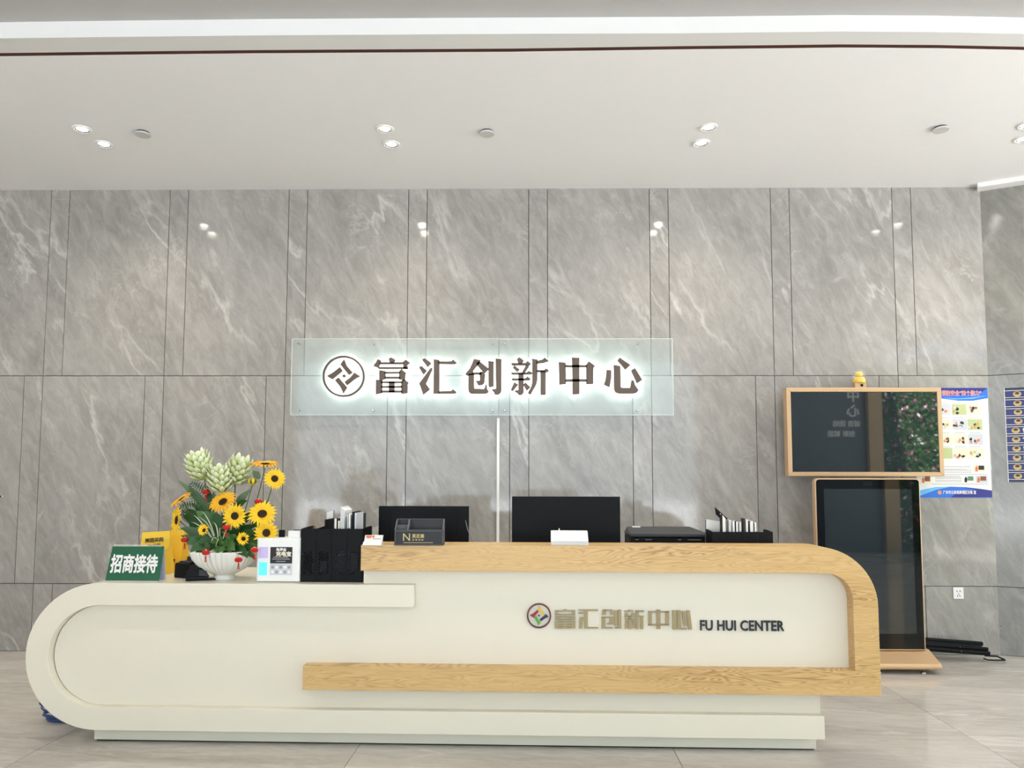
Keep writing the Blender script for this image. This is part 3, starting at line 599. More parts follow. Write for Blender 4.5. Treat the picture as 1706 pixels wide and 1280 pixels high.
# ------------------------------------------------------------------ blue cable coil behind the rounded end
uu, vv = DZ(92, 1206, 0.0)
coil = thing('cable_coil', 'coil of blue cable on the floor tucked under the rounded desk end', 'cable coil', tuple(dl(uu - 0.01, vv + 0.06, 0)), -DA)
rc = random.Random(5)
for k in range(7):
    R1 = 0.085 + 0.007 * k; R2 = 0.055 + 0.003 * k; ox_, oy_ = rc.uniform(-.012, .03), rc.uniform(-.02, .02); pts = []
    for i in range(25):
        t = 2 * PI * i / 24; x = R1 * math.cos(t) + rc.uniform(-.004, .004); y = R2 * math.sin(t)
        pts.append((x + ox_, y + oy_, 0.007 + 0.009 * k + max(0, -math.cos(t) * 0.5 + .5) * 0.06 * (k / 7)))
    MB().tube(pts, 0.0055, 6).obj('cable_loop', 'blue', coil)

# dark rod end at the far left of the marble wall
p = aty(-14, 829, WF); q_ = aty(9, 827, WF)
rod = thing('wall_rod', 'thin dark rod with a pale tip fixed low on the marble wall', 'rod', (p.x, WF, p.z))
MB().tube([(0, -.03, 0), (q_.x - p.x - .012, -.03, q_.z - p.z)], .007, 10).obj('rod', 'black', rod)
MB().tube([(q_.x - p.x - .012, -.03, q_.z - p.z), (q_.x - p.x, -.03, q_.z - p.z)], .006, 10).obj('tip', 'paper', rod)
MB().box(-.02, .02, -.036, 0, -.02, .02).obj('bracket', 'black', rod)

# ------------------------------------------------------------------ things on the low counter
def on(px, py, z): u, v = DZ(px, py, z); return u, v
TOP = wt + 0.0005
def place(name, label, cat, px, py, z=None, v=None, rz=0.0, group=None):
    if z is None: z = TOP
    if v is None: u, v = DZ(px, py, z)
    else: u = DP(px, py, v)[0]
    o = thing(name, label, cat, tuple(dl(u, v, z)), -DA + rz, group); return o, u, v
# green A-frame sign
t, u, v = place('desk_sign', 'green tent desk sign with white characters at the rounded counter end', 'desk sign', 219.5, 968.7)
s = 1 / ppm(v); w = 45.5 * s; h = 57 * s; d = 0.085; ox = 7.5 * s
def lean(pl, f): return [(x + f * ox * (z / h), z) for x, z in pl]
b = MB(); T_ = 0.0025
b.hexa([(-w, 0, 0), (w, 0, 0), (w, T_, 0), (-w, T_, 0)], [(-w + .012, d * .5, h), (w + .004, d * .5, h), (w + .004, d * .5 + T_, h), (-w + .012, d * .5 + T_, h)])
fb = b.obj('front_board', 'signgreen', t)
MB().hexa([(-w, d - T_, 0), (w, d - T_, 0), (w, d, 0), (-w, d, 0)], [(-w + .012, d * .5 + T_, h), (w + .004, d * .5 + T_, h), (w + .004, d * .5 + 2 * T_, h), (-w + .012, d * .5 + 2 * T_, h)]).obj('back_board', plain('pale_lilac_board', (196, 200, 220), 0.5), t)
MB().box(-w, w, 0, d, 0.0, 0.0025).obj('base_board', 'paper', t)
an = math.atan2(d * .5, h)
lt = text('lettering', '招商接待', 2 * w * 0.87, h * 0.52, 'whitep', t, (-w * .86, d * .5 * .22 - 0.0035, h * .25), 0.034, 0.0012); lt.rotation_euler = (-an, 0, 0)
b = MB()
for i in range(26):
    x = -w + .022 + (2 * w - .04) * i / 25
    b.tube([(x, d * .5 + T_ + 0.006 * math.cos(k * PI / 5), h + 0.003 + 0.006 * math.sin(k * PI / 5)) for k in range(11)], 0.0013, 5)
b.obj('wire_binding', 'paper', t)
# yellow paper bags
def bag(px, py, v, wpx, hpx, dm, rz, label, lines, fold):
    t, u, v = place('paper_bag', label, 'paper bag', px, py, v=v, rz=rz, group='yellow pharmacy bags')
    s = 1 / ppm(v); w = wpx * s / 2; h = hpx * s
    MB().hexa([(-w * 1.06, 0, 0), (w * 1.06, 0, 0), (w * 1.06, dm, 0), (-w * 1.06, dm, 0)], [(-w * .86, dm * .42, h), (w * .86, dm * .42, h), (w * .86, dm * .55, h), (-w * .86, dm * .55, h)]).obj('body', 'bag', t, bevel=0.002)
    if fold:
        f0 = h * .58; y0 = dm * .42 * .58 - 0.003
        MB().add([(-w * .9, dm * .42 - 0.001, h + .002), (w * .86, dm * .42 - 0.001, h + .012), (w * .92, y0, f0 + .01), (w * .55, y0 - .004, f0 - .012), (-w * .5, y0 - .004, f0 - .012), (-w * .8, y0, f0)] +
                 [(-w * .9, dm * .42 + 0.001, h + .002), (w * .86, dm * .42 + 0.001, h + .012), (w * .92, y0 + .002, f0 + .01), (w * .55, y0 - .002, f0 - .012), (-w * .5, y0 - .002, f0 - .012), (-w * .8, y0 + .002, f0)],
                 [(0, 1, 2, 3, 4, 5), (11, 10, 9, 8, 7, 6)] + [(i, (i + 1) % 6, 6 + (i + 1) % 6, 6 + i) for i in range(6)]).obj('folded_flap', 'bag', t)
        a_ = math.atan2(dm * .42 - y0, h - f0)
        for tx, wd, hgt, x, zf in lines:
            o = text('lettering', tx, wd * w, hgt, 'ink', t, (x * w, y0 + (zf - .58) / .42 * (dm * .42 - y0) - 0.006, h * zf), 0.03, 0.001); o.rotation_euler = (-a_, math.radians(-4), 0)
    else:
        for sx in (-1, 1):
            MB().hexa([(sx * w * 1.06, 0, 0), (sx * w * 1.07, 0, 0), (sx * w * 1.07, dm, 0), (sx * w * 1.06, dm, 0)], [(sx * w * .86, dm * .42, h), (sx * w * .87, dm * .42, h), (sx * w * .87, dm * .55, h), (sx * w * .86, dm * .55, h)]).obj('side_gusset', 'bag_shade', t)
        for tx, wd, hgt, x, zf in lines:
            o = text('lettering', tx, wd * w, hgt, 'ink', t, (x * w, dm * .42 * zf - 0.006, h * zf), 0.03, 0.001); o.rotation_euler = (-math.atan2(dm * .42, h), 0, 0)
    return t
bag(254, 952, 0.40, 52, 68, 0.09, math.radians(6), 'yellow paper bag with folded flap and black print behind the green sign', (('美团买药', 1.15, .026, -.62, .76), ('24小时', .75, .017, -.38, .66)), True)
bag(285, 950, 0.54, 34, 68, 0.10, math.radians(-18), 'plain-sided yellow paper bag standing behind the flapped one beside the flowers', (('买药', .9, .022, -.5, .22),), False)
# black desk gadgets
t, u, v = place('label_printer', 'boxy black device with a short post beside the yellow bags', 'device', 301, 963.5, rz=math.radians(-24)); s = 1 / ppm(v)
MB().hexa([(-.06, 0, 0), (.06, 0, 0), (.06, .10, 0), (-.06, .10, 0)], [(-.06, .005, .085), (.06, .005, .085), (.055, .10, .10), (-.055, .10, .10)]).obj('housing', 'black', t, bevel=0.006)
MB().box(.02, .0605, .008, .092, .02, .08).obj('side_panel', 'dgrey', t, bevel=0.002); MB().box(-.04, .05, .02, .07, .086, .097).obj('lid', 'dgrey', t, bevel=0.003); MB().box(-.006, .012, .045, .06, .095, .122).obj('post', 'dgrey', t, bevel=0.002)
t, u, v = place('stapler', 'low black stapler lying in front of the cream flower bowl', 'stapler', 331, 968.2, rz=math.radians(20))
MB().hexa([(-.07, 0, 0), (.09, .012, 0), (.09, .05, 0), (-.07, .055, 0)], [(-.07, .004, .016), (.09, .014, .010), (.09, .048, .010), (-.07, .05, .016)]).obj('base', 'black', t, bevel=0.003)
MB().hexa([(-.072, .004, .02), (.055, .012, .018), (.055, .046, .018), (-.072, .05, .02)], [(-.066, .006, .056), (.02, .012, .078), (.02, .042, .078), (-.066, .046, .056)]).obj('arm', 'black', t, bevel=0.005)
MB().box(-.07, .05, .018, .036, .012, .022).obj('staple_rail', 'dgrey', t)
MB().hexa([(0.0, .003, .03), (.05, .008, .024), (.05, .012, .024), (0.0, .012, .03)], [(0.0, .004, .062), (.03, .009, .058), (.03, .013, .058), (0.0, .013, .062)]).obj('side_cheek', 'dgrey', t)
# power bank rental dock
t, u, v = place('power_bank_dock', 'white power bank rental dock with cyan display beside the flowers', 'charging dock', 462.2, 970.3); s = 1 / ppm(v)
w = 36.5 * s; h = 73 * s; dp = 0.13
pl = []
for cx_, cy_, a0 in ((w - .012, dp - .012, 0), (-w + .012, dp - .012, 90), (-w + .012, .012, 180), (w - .012, .012, 270)): pl += arc(cx_, cy_, .012, .012, a0, a0 + 90, 6)
b = MB().prismz(pl, 0.002, h); b.obj('housing', 'whitep', t, bevel=0.006)
MB().box(-w + 4 * s, -w + 19.5 * s, -.0015, .0, 39.5 * s, 58 * s).obj('sticker', 'lilac', t)
MB().box(-w + 4.5 * s, -w + 18.5 * s, -.002, .0, 11 * s, 33 * s).obj('display', 'cyan', t, bevel=0.0008)
x0 = -w + 23.5 * s; x1 = x0 + 37 * s
MB().box(x0, x1, -.0015, .0, 31 * s, 58 * s).obj('black_label', 'ink', t); MB().box(x0, x1, -.0013, .0, 12 * s, 31 * s).obj('grey_label', 'pc3', t)
text('lettering', '免押金', 17 * s, 5.6 * s, 'paper', t, (x0 + 10 * s, -.002, 51 * s), 0.04, 0.001); text('lettering', '充电宝', 25 * s, 7.4 * s, 'pc0', t, (x0 + 10 * s, -.002, 43 * s), 0.05, 0.001)
for zz, a_, c_ in ((40.6, 5, 30), (37.5, 3, 33), (33.7, 10, 26)): MB().box(x0 + a_ * s, x0 + c_ * s, -.002, -.0012, zz * s, (zz + 1.3) * s).obj('label_line', 'pgrey', t)
for i in range(5):
    for j in range(2): MB().box(x0 + (2 + 7 * i) * s, x0 + (6.5 + 7 * i) * s, -.0018, -.0012, (14.5 + 8 * j) * s, (19 + 8 * j) * s).obj('label_icon', ('paper', 'pgrey')[(i + j) % 2], t)
MB().box(13 * s, 34 * s, .03, .055, h - .004, h + 11.5 * s).obj('power_bank', 'whitep', t, bevel=0.004); MB().box(-6 * s, 3 * s, .06, .085, h - .004, h + 12 * s).obj('power_bank', 'black', t, bevel=0.004)
MB().box(17 * s, 36 * s, .075, .10, h - .004, h + 12 * s).obj('power_bank', 'black', t, bevel=0.004)
# file racks
def rack(label, px0, px1, pyb, z, v, hgt, dep, open_front):
    uA = DP(px0, pyb, v)[0]; uB_ = DP(px1, pyb, v)[0]; w = uB_ - uA
    t = thing('file_rack', label, 'file rack', tuple(dl(uA, v, z)), -DA); k = 4; cw_ = w / k
    MB().box(0, w, 0, dep, 0, 0.008).obj('base', 'black', t)
    for i in range(k + 1):
        x = min(max(i * cw_, 0.002), w - 0.002); b = MB()
        pr_ = [(0.0, 0.008), (dep, 0.008), (dep, hgt), (dep * .6, hgt), (0.0, hgt * .985)]
        b.add([(x - .002, y, zz) for y, zz in pr_] + [(x + .002, y, zz) for y, zz in pr_], [list(range(5)), list(range(9, 4, -1))] + [(j, (j + 1) % 5, 5 + (j + 1) % 5, 5 + j) for j in range(5)]).obj('divider', 'black', t)
    for i in range(k):
        x0 = i * cw_ + .003; x1 = (i + 1) * cw_ - .003
        if open_front:
            oa, ob = x0 + cw_ * .14, x1 - cw_ * .16; z0, z1 = hgt * .13, hgt * .56
            b = MB().box(x0, x1, 0, .003, .008, z0).box(x0, x1, 0, .003, z1, hgt * .985).box(x0, oa, 0, .003, z0, z1).box(ob, x1, 0, .003, z0, z1)
            n = 9; sgn = -1 if i % 2 else 1
            for m_ in range(-3, n):
                zz = z0 + (z1 - z0) * m_ / n; za, zb_ = (zz, zz + .045) if sgn < 0 else (zz + .045, zz)
                za = min(max(za, z0 - .004), z1); zb_ = min(max(zb_, z0 - .004), z1); t2 = (z1 - z0) / n * .62
                b.prism([(oa, za), (ob, zb_), (ob, min(zb_ + t2, z1 + .002)), (oa, min(za + t2, z1 + .002))], .0002, .0028)
            b.obj('front_panel', 'black', t)
            if i: MB().box(oa + .004, ob - .012 * (i % 2), .008, .009, .010, z0 + (z1 - z0) * (.6, .6, .8, .95)[i]).obj('insert_sheet', 'dgrey', t)
        else: MB().box(x0, x1, 0, .003, .008, hgt * .985).obj('front_panel', 'blackm', t)
    MB().box(0, w, dep - .003, dep, .008, hgt * .7).obj('back_panel', 'black', t)
    return t, w, cw_
vR = DZ(500, 970, wt)[1]
rk, rw, cwR = rack('black four-slot file rack with slotted front beside the power bank dock', 500, 603, 970, TOP, vR, 0.306, 0.24, True)
def booklet(v, z, x0, x1, ytop, mat, dep, tilt, label, grp, name='booklet', cat='booklet', slant=0.0, rzb=0.0):
    a, zt_ = DP(x0, ytop, v); c, _ = DP(x1, ytop, v); wd = c - a; h_ = zt_ - z
    t = thing(name, label, cat, tuple(dl((a + c) / 2, v, z)), -DA + rzb, grp)
    tl = tilt * h_
    MB().hexa([(-wd / 2 - tl, 0, 0), (wd / 2 - tl, 0, 0), (wd / 2 - tl, dep, 0), (-wd / 2 - tl, dep, 0)], [(-wd / 2, 0, h_), (wd / 2, 0, h_ - slant), (wd / 2, dep, h_ - slant), (-wd / 2, dep, h_)]).obj('cover', mat, t, bevel=0.0008)
    if wd > 0.012: MB().hexa([(-wd / 2 - tl + .002, -.0008, .004), (wd / 2 - tl - .002, -.0008, .004), (wd / 2 - tl - .002, dep * .9, .004), (-wd / 2 - tl + .002, dep * .9, .004)], [(-wd / 2 + .002, -.0008, h_ - .001), (wd / 2 - .002, -.0008, h_ - slant - .001), (wd / 2 - .002, dep * .9, h_ - slant + .001), (-wd / 2 + .002, dep * .9, h_ + .001)]).obj('pages', 'paper' if mat != 'paper' else 'pc3', t)
    return t
zb0 = TOP + 0.0085; g1 = 'papers in the slotted rack'
BK = [(541, 543.5, 866, 'black', .0, 0, 'thin black folder at the outer edge of the slotted rack papers'),
      (557, 561.5, 864, 'black', .0, 0, 'black booklet in front of the purple brochure'),
      (563, 566, 868, 'pc0', .0, 0.004, 'cream booklet low among the slotted rack papers'),
      (567.5, 574, 844.5, 'paper', .004, .02, 'curled white sheet rising above the other rack papers'),
      (578.6, 580.2, 858, 'pc3', 0, 0, 'pale grey leaflet leaning behind the curled white sheet'),
      (581, 584, 857, 'paper', 0, .003, 'white leaflet between the pale grey leaflet and the black folder'),
      (587, 590, 853, 'black', 0, 0, 'black folder before the clear sleeve in the slotted rack'),
      (591, 594, 855, 'pc3', 0, 0, 'clear grey sleeve of papers in the slotted rack')]
for x0, x1, yt, m_, tl, sl, lab in BK: booklet(vR + .05, zb0, x0, x1, yt, m_, .17, tl, lab, g1, slant=sl)
booklet(vR + .245, TOP, 543.5, 556, 853.5, 'purple', .008, 0, 'purple brochure standing upright behind the slotted rack', g1, slant=-.012)
t = booklet(vR + .27, TOP, 594, 606, 855, 'dgrey', .06, 0.0, 'tall dark grey box file behind the slotted rack', None, 'box_file', 'box file')
t = thing('pen', 'brown topped pen sticking up from the slotted rack', 'pen', tuple(dl(DP(523.5, 880, vR + .1)[0], vR + .1, zb0)), -DA)
hp = DP(524, 876.5, vR + .1)[1] - zb0; MB().lathe([(.005, 0), (.006, hp * .9)], 10).obj('barrel', 'whitep', t); MB().lathe([(.008, hp * .9), (.008, hp * .97), (.003, hp)], 10).obj('cap', 'pc4', t)
# ------------------------------------------------------------------ on the wood ledge
LEDGE = wtop + 0.0005
t, u, v = place('card_holder', 'small clear holder of business cards at the end of the wood ledge', 'card holder', 619.5, 909.0, LEDGE); s = 1 / ppm(v)
MB().hexa([(-16 * s, 0, 0), (16 * s, 0, 0), (16 * s, .045, 0), (-16 * s, .045, 0)], [(-15 * s, .006, .018), (16 * s, .006, .018), (16 * s, .045, .022), (-15 * s, .045, .022)]).obj('holder', 'whitep', t, bevel=0.001)
cd = MB().hexa([(-14.5 * s, .010, .004), (15.5 * s, .010, .004), (15.5 * s, .03, .004), (-14.5 * s, .03, .004)], [(-13 * s, .022, .054), (17 * s, .022, .054), (17 * s, .040, .054), (-13 * s, .040, .054)]).obj('business_cards', 'paper', t)
MB().prism([(-.036, .042), (-.02, .030), (-.004, .046), (.006, .036), (.012, .052), (-.036, .052)], .018, .0195).obj('card_print', 'pc5', cd); MB().box(.0, .045, .016, .018, .033, .036).obj('card_text', 'pgrey', cd)
# leather organiser
t, u, v = place('desk_organiser', 'black leather desk organiser with gold print on the wood ledge', 'organiser', 697.5, 909.1, LEDGE, rz=math.radians(2.6)); s = 1 / ppm(v)
w = 40.5 * s; hf = 25 * s; hb = 41.5 * s; d = .115; T_ = .006
MB().box(-w, w, 0, d, 0, T_).obj('base', 'leather', t)
MB().box(-w, w, 0, T_, T_, hf).obj('front', 'leather', t, bevel=0.0015); MB().box(-w, w, d - T_, d, T_, hb).obj('back', 'leather', t, bevel=0.0015)
for x in (-w + T_ / 2, -w + 2 * w * .265, w - T_ / 2):
    b = MB(); pr_ = [(T_ * .5, T_), (d - T_ * .5, T_), (d - T_ * .5, hb), (d * .75, hb), (T_ * .5, hf)]
    b.add([(x - T_ / 2, y, zz) for y, zz in pr_] + [(x + T_ / 2, y, zz) for y, zz in pr_], [list(range(5)), list(range(9, 4, -1))] + [(j, (j + 1) % 5, 5 + (j + 1) % 5, 5 + j) for j in range(5)]).obj('side', 'piping', t)
MB().box(-w + T_, -w + 2 * w * .265, d * .45, d * .45 + T_, T_, hf + (hb - hf) * .5).obj('partition', 'piping', t)
b = MB()
for x0, x1, z0, z1 in ((-w + .003, w - .003, hf - .006, hf - .003), (-w + .003, w - .003, .003, .006), (-w + .003, -w + .006, .003, hf - .003), (w - .006, w - .003, .003, hf - .003)): b.box(x0, x1, -.0012, 0.0, z0, z1)
b.obj('piping', 'piping', t)
MB().box(-w, w, -.0012, T_ * .5, hf, hf + .003).obj('piping', 'piping', t); MB().box(-w, w, d - T_, d, hb, hb + .003).obj('piping', 'piping', t)
MB().box(-w * .4, w - .012, T_ + .004, d - T_ - .004, T_, hf - .004).obj('note_cards', 'pc0', t)
text('lettering', 'N', 11.5 * s, 12 * s, 'goldprint', t, (-w + 14.5 * s, -.001, 7.8 * s), 0.0, .001); text('lettering', '芙尼美', 20 * s, 7 * s, 'goldprint', t, (-w + 29.5 * s, -.001, 12 * s), 0.02, .001)
for i in range(4): MB().box(-w + (30 + 5 * i) * s, -w + (33 + 5 * i) * s, -.001, 0, 8.4 * s, 10 * s).obj('print_mark', 'goldprint', t)
MB().box(-w + 15 * s, -w + 64 * s, -.001, 0, 4.2 * s, 5 * s).obj('print_line', 'goldprint', t)
# white box on the ledge
t, u, v = place('card_reader', 'small white sloped box with a pin standing on the wood ledge', 'card reader', 949, 909.0, LEDGE, rz=math.radians(-1)); s = 1 / ppm(v)
w = 31 * s
MB().hexa([(-w, 0, 0), (w, 0, 0), (w, .09, 0), (-w, .09, 0)], [(-w, .0, 6.5 * s), (w, .0, 6.5 * s), (w, .09, 6.5 * s), (-w, .09, 6.5 * s)]).obj('base', 'pc3', t, bevel=0.002)
MB().hexa([(-w, 0.001, 6.6 * s), (w, .001, 6.6 * s), (w, .09, 6.6 * s), (-w, .09, 6.6 * s)], [(-w * 1.0, .035, 23 * s), (w * .97, .035, 23 * s), (w * .97, .085, 23 * s), (-w, .085, 23 * s)]).obj('body', 'whitep', t, bevel=0.003)
MB().lathe([(.004, 22.5 * s), (.003, 27 * s)], 8).obj('pin', 'whitep', t, (-w + 14 * s, .045, 0)); MB().box(-w + 5 * s, -w + 13 * s, .0295, .033, 19 * s, 20.6 * s).obj('label_strip', 'grey', t)
# ------------------------------------------------------------------ on the inner worktop
def monitor(label, x0, x1, y0, v, lines):
    a, zt_ = DP(x0, y0, v); c, _ = DP(x1, y0, v); w = (c - a) / 2; hm = 2 * w * .57; z0 = zt_ - hm
    t = thing('monitor', label, 'monitor', tuple(dl((a + c) / 2, v, WORK + .0005)), -DA); zz = z0 - WORK; zt2 = zt_ - WORK
    MB().prism([(-w, zz), (w, zz), (w, zt2), (-w, zt2)], 0.0, .02).obj('back_cover', 'black', t, bevel=0.003)
    MB().box(-w, w, .02, .026, zz, zt2).obj('bezel', 'dgrey', t); MB().box(-w + .006, w - .006, .026, .027, zz + .02, zt2 - .006).obj('screen', 'screen', t)
    if lines: MB().hexa([(-w * .75, -.012, zz + .06), (w * .75, -.012, zz + .06), (w * .75, 0, zz + .06), (-w * .75, 0, zz + .06)], [(-w * .72, -.006, zt2 - .022), (w * .72, -.006, zt2 - .022), (w * .72, 0, zt2 - .022), (-w * .72, 0, zt2 - .022)]).obj('rear_hump', 'black', t, bevel=0.003)
    MB().box(-.03, .03, -.02, .0, .012, zz + .12).obj('neck', 'black', t, bevel=0.004); MB().box(-.11, .11, -.07, .12, 0, .012).obj('stand_base', 'black', t, bevel=0.004)
    return t, w, zz
t, w, zz = monitor('black monitor seen from behind the leather organiser', 631, 781, 843.5, .58, True)
MB().tube([(w - .02, -.004, .42), (w - .005, -.006, .36), (w + .025, -.01, .29), (w + .03, -.01, .1), (w, -.01, .004)], .003, 6).obj('cable', 'grey', t)
monitor('larger black monitor seen from behind the white box', 853, 1033, 827.5, .58, False)
vp = .45; a, ztp = DP(1050, 890, vp); c, _ = DP(1184, 890, vp); zb2 = DP(1100, 877.5, vp + .34)[1]
t = thing('printer', 'black multifunction printer with flat lid beside the larger monitor', 'printer', tuple(dl((a + c) / 2, vp, WORK + .0005)), -DA); w = (c - a) / 2; h = ztp - WORK
MB().box(-w + .004, w - .004, 0, .34, 0.004, h - .02).obj('body', 'blackm', t, bevel=0.008)
MB().hexa([(-w, -.006, h - .018), (w, -.006, h - .018), (w, .35, h - .018), (-w, .35, h - .018)], [(-w, -.004, h), (w, -.004, h), (w - .06, .345, zb2 - WORK), (-w + .02, .345, zb2 - WORK)]).obj('lid', 'dgrey', t, bevel=0.004)
for x0, x1 in ((-w + .03, -w + .13), (w - .20, w - .06)):
    MB().box(x0, x1, -.006, .0, h - .085, h - .032).obj('front_tray', 'black', t, bevel=0.002); MB().box(x0 + .02, x0 + .06, -.012, -.004, h - .036, h - .022).obj('latch', 'black', t, bevel=0.002)
    MB().box(x0, x1, -.0075, -.006, h - .036, h - .032).obj('tray_rim', 'grey', t)
MB().box(-w + .05, -w + .10, .28, .33, zb2 - WORK - .004, zb2 - WORK + .003).obj('paper_slip', 'paper', t)
for fx in (-w + .05, w - .05):
    for fy in (.04, .30): MB().lathe([(.015, 0), (.015, .006)], 10).obj('foot', 'black', t, (fx, fy, 0))
vq = .24; hq = DP(1230, 885, vq)[1] - WORK
rk2, rw2, cw2 = rack('low black four-slot file rack behind the wood ledge beside the printer', 1187, 1288, 905, WORK + .0005, vq, hq, .17, False)
BK2 = [(1176, 1201, 866, 'lavender', .03, .012, .18, 'slate blue catalogue leaning beside the printer in the low rack'), (1203, 1209, 858, 'black', .0, .02, .06, 'black card folder sloping up from the low rack'), (1214, 1218, 867, 'paper', 0, 0, .08, 'white booklet next to the sloping black folder'),
       (1220.5, 1224, 868.5, 'pc3', 0, 0, .08, 'light grey booklet in the middle of the low rack'), (1225.5, 1230, 869, 'black', 0, 0, .08, 'black spined booklet in the middle of the low rack'), (1231.5, 1235, 870, 'paper', 0, 0, .08, 'white stapled leaflet behind the black spined booklet'),
       (1238.6, 1241, 864, 'dgrey', 0, 0, .06, 'dark grey tabbed folder in the low rack'), (1242.5, 1246, 866, 'pc0', 0, 0, .08, 'cream booklet beside the dark tabbed folder'), (1249, 1255, 868, 'lavender', 0, 0, .08, 'slate blue booklet at the far end of the low rack papers'), (1257, 1260, 871, 'paper', -.01, 0, .08, 'white sheet at the far end of the low rack papers')]
for i, (x0, x1, yt, m_, tl, sl, dp_, lab) in enumerate(BK2):
    if i == 0: booklet(vq + .172, WORK + .0005, x0, x1, yt, m_, .015, tl, lab, 'papers in the low rack', slant=sl)
    else: booklet(vq + .03, WORK + .009, x0, x1, yt, m_, dp_, tl, lab, 'papers in the low rack', slant=sl)
a, z = DP(1193, 845, vq + .10)
t = thing('black_card', 'black pointed card rising diagonally from the low rack', 'card', tuple(dl(a, vq + .13, WORK + .009)), -DA)
zz = lambda y: DP(1200, y, vq + .13)[1] - WORK - .009
xx = lambda x: DP(x, 860, vq + .13)[0] - a
MB().prism([(xx(1191), zz(845)), (xx(1212), zz(864)), (xx(1211), 0), (xx(1203), 0), (xx(1203), zz(868)), (xx(1192.5), zz(857))], 0, .003).obj('card', 'black', t)
MB().prism([(xx(1199.5), zz(855)), (xx(1201.5), zz(857)), (xx(1202.5), zz(863)), (xx(1200), zz(862))], -.0006, 0).obj('print_mark', 'paper', t)

# ------------------------------------------------------------------ flower bowl
VV = .30
uV, _ = DP(373, 965, VV); 
bv = DZ(374, 967, wt)[1]; VV = bv + .065
uV = DP(373.5, 965, VV)[0]; s = 1 / ppm(VV)
vase = thing('flower_bowl', 'cream fluted ceramic bowl on a foot holding the flowers', 'bowl', tuple(dl(uV, VV, TOP)), -DA)
rim = 54 * s; hv = DP(373, 921, VV - rim * .9)[1] - TOP; rf = 18.5 * s
def flute(a, z): return 1.0 if z < .028 else 1 + .028 * math.cos(36 * a) * min(1, (z - .028) / .03)
MB().lathe([(rf, 0), (rf * .98, .008), (rf * .86, .02), (rf * .95, .028)], 72).obj('foot', 'ceramic', vase)
MB().lathe([(rf * .8, .026), (rf * 1.15, .034), (rim * .62, .060), (rim * .80, .088), (rim * .93, .122), (rim, hv - .01), (rim * 1.01, hv), (rim * .97, hv - .002), (rim * .88, .12), (rim * .55, .07), (.01, .05)], 216, mod=flute).obj('fluted_bowl', 'ceramic', vase)
MB().lathe([(.0, hv - .03), (rim * .9, hv - .035), (rim * .9, hv - .045), (0, hv - .05)], 24).obj('floral_foam', 'leaf', vase)
MOUTH = dl(uV, VV, TOP + hv - .03)
def FP(x, y, dv=0.0):
    u_, w_ = DP(x, y, VV + dv); return dl(u_, VV + dv, w_)
def dirv(nx, ny, nz): return (DU * nx - DV * ny + Vector((0, 0, nz))).normalized()
def bez(p0, p1, bend, n=10):
    m_ = (p0 + p1) / 2 + bend; return [(p0 * (1 - t) ** 2 + m_ * 2 * t * (1 - t) + p1 * t * t) for t in [i / n for i in range(n + 1)]]
def mouthpt(px): return MOUTH + DU * ((px - 373) * s * .35)
rf_ = random.Random(11)
def petals_mesh(name, mat, n, r0, r1, cup, droop, wd):
    b = MB()
    for L in range(2):
        for i in range(n):
            a = 2 * PI * (i + .5 * L) / n + rf_.uniform(-.06, .06); rr = r1 * (1 - .10 * L) * rf_.uniform(.9, 1.06); ca, sa = math.cos(a), math.sin(a); zz0 = .004 * L
            row = []
            for k, (f, wv, zf) in enumerate(((0, .55, 0), (.35, .95, cup), (.72, .85, cup * 1.1), (1.0, .12, cup - droop + rf_.uniform(-.12, .12)))):
                r = r0 + (rr - r0) * f; hw = wd * wv
                for e_, dz in ((-1, .10), (0, 0), (1, .10)): row.append((ca * r - sa * hw * e_, sa * r + ca * hw * e_, zz0 + (zf + dz * (wv > .3) * .5) * r1))
            b.add(row, [(k * 3 + j, k * 3 + j + 1, k * 3 + j + 4, k * 3 + j + 3) for k in range(3) for j in range(2)], 0, True)
    return b.mesh(name, mat, False)
PT_ = [petals_mesh('petals', 'petal', 21, .3, 1.12, .10, .05, .092), petals_mesh('petals', 'petal2', 21, .3, 1.12, .10, .08, .092), petals_mesh('petals', 'petal', 9, .28, 1.0, .45, .1, .11)]
DC_ = MB().lathe([(.44, .02), (.42, .10), (.33, .16), (.22, .13), (.20, .10), (.0, .09)], 24)
for i in range(70):
    a = i * 2.39996; r = .40 * math.sqrt((i + .5) / 70); x, y = r * math.cos(a), r * math.sin(a); zz_ = .15 if r > .2 else .11
    DC_.add([(x - .022, y - .022, zz_ - .02), (x + .022, y - .022, zz_ - .02), (x + .022, y + .022, zz_ - .02), (x - .022, y + .022, zz_ - .02), (x, y, zz_ + .05)], [(0, 1, 4), (1, 2, 4), (2, 3, 4), (3, 0, 4)], 1)
DC_ = DC_.mesh('flower_disc', ['disc', 'discr'])
SP_ = MB().lathe([(.0, -.16), (.16, -.13), (.32, -.03), (.42, .03)], 14).mesh('sepals', 'leaf2')
def sunflower(px, py, dv, r_px, nrm, kind, label, bend=(0, 0, 0)):
    c = FP(px, py, dv); r = r_px * s; qn = dirv(*nrm).to_track_quat('Z', 'Y')
    t = thing('sunflower', label, 'flower', tuple(mouthpt(px)), 0, 'sunflowers in the bowl')
    for nm, me in (('petals', PT_[kind]), ('flower_disc', DC_), ('sepals', SP_)):
        o = link(nm, me, t, c - t.location); o.rotation_mode = 'QUATERNION'; o.rotation_quaternion = qn; o.scale = (r, r, r) if nm == 'petals' else (r * (.8 if kind < 2 else .7),) * 3
    e_ = c - dirv(*nrm) * r * .1
    pts = bez(Vector((0, 0, 0)), e_ - t.location, (DU * bend[0] + Vector((0, 0, bend[2]))) - dirv(*nrm) * .03)
    MB().tube(pts, .0034, 6).obj('stem', 'stem', t)
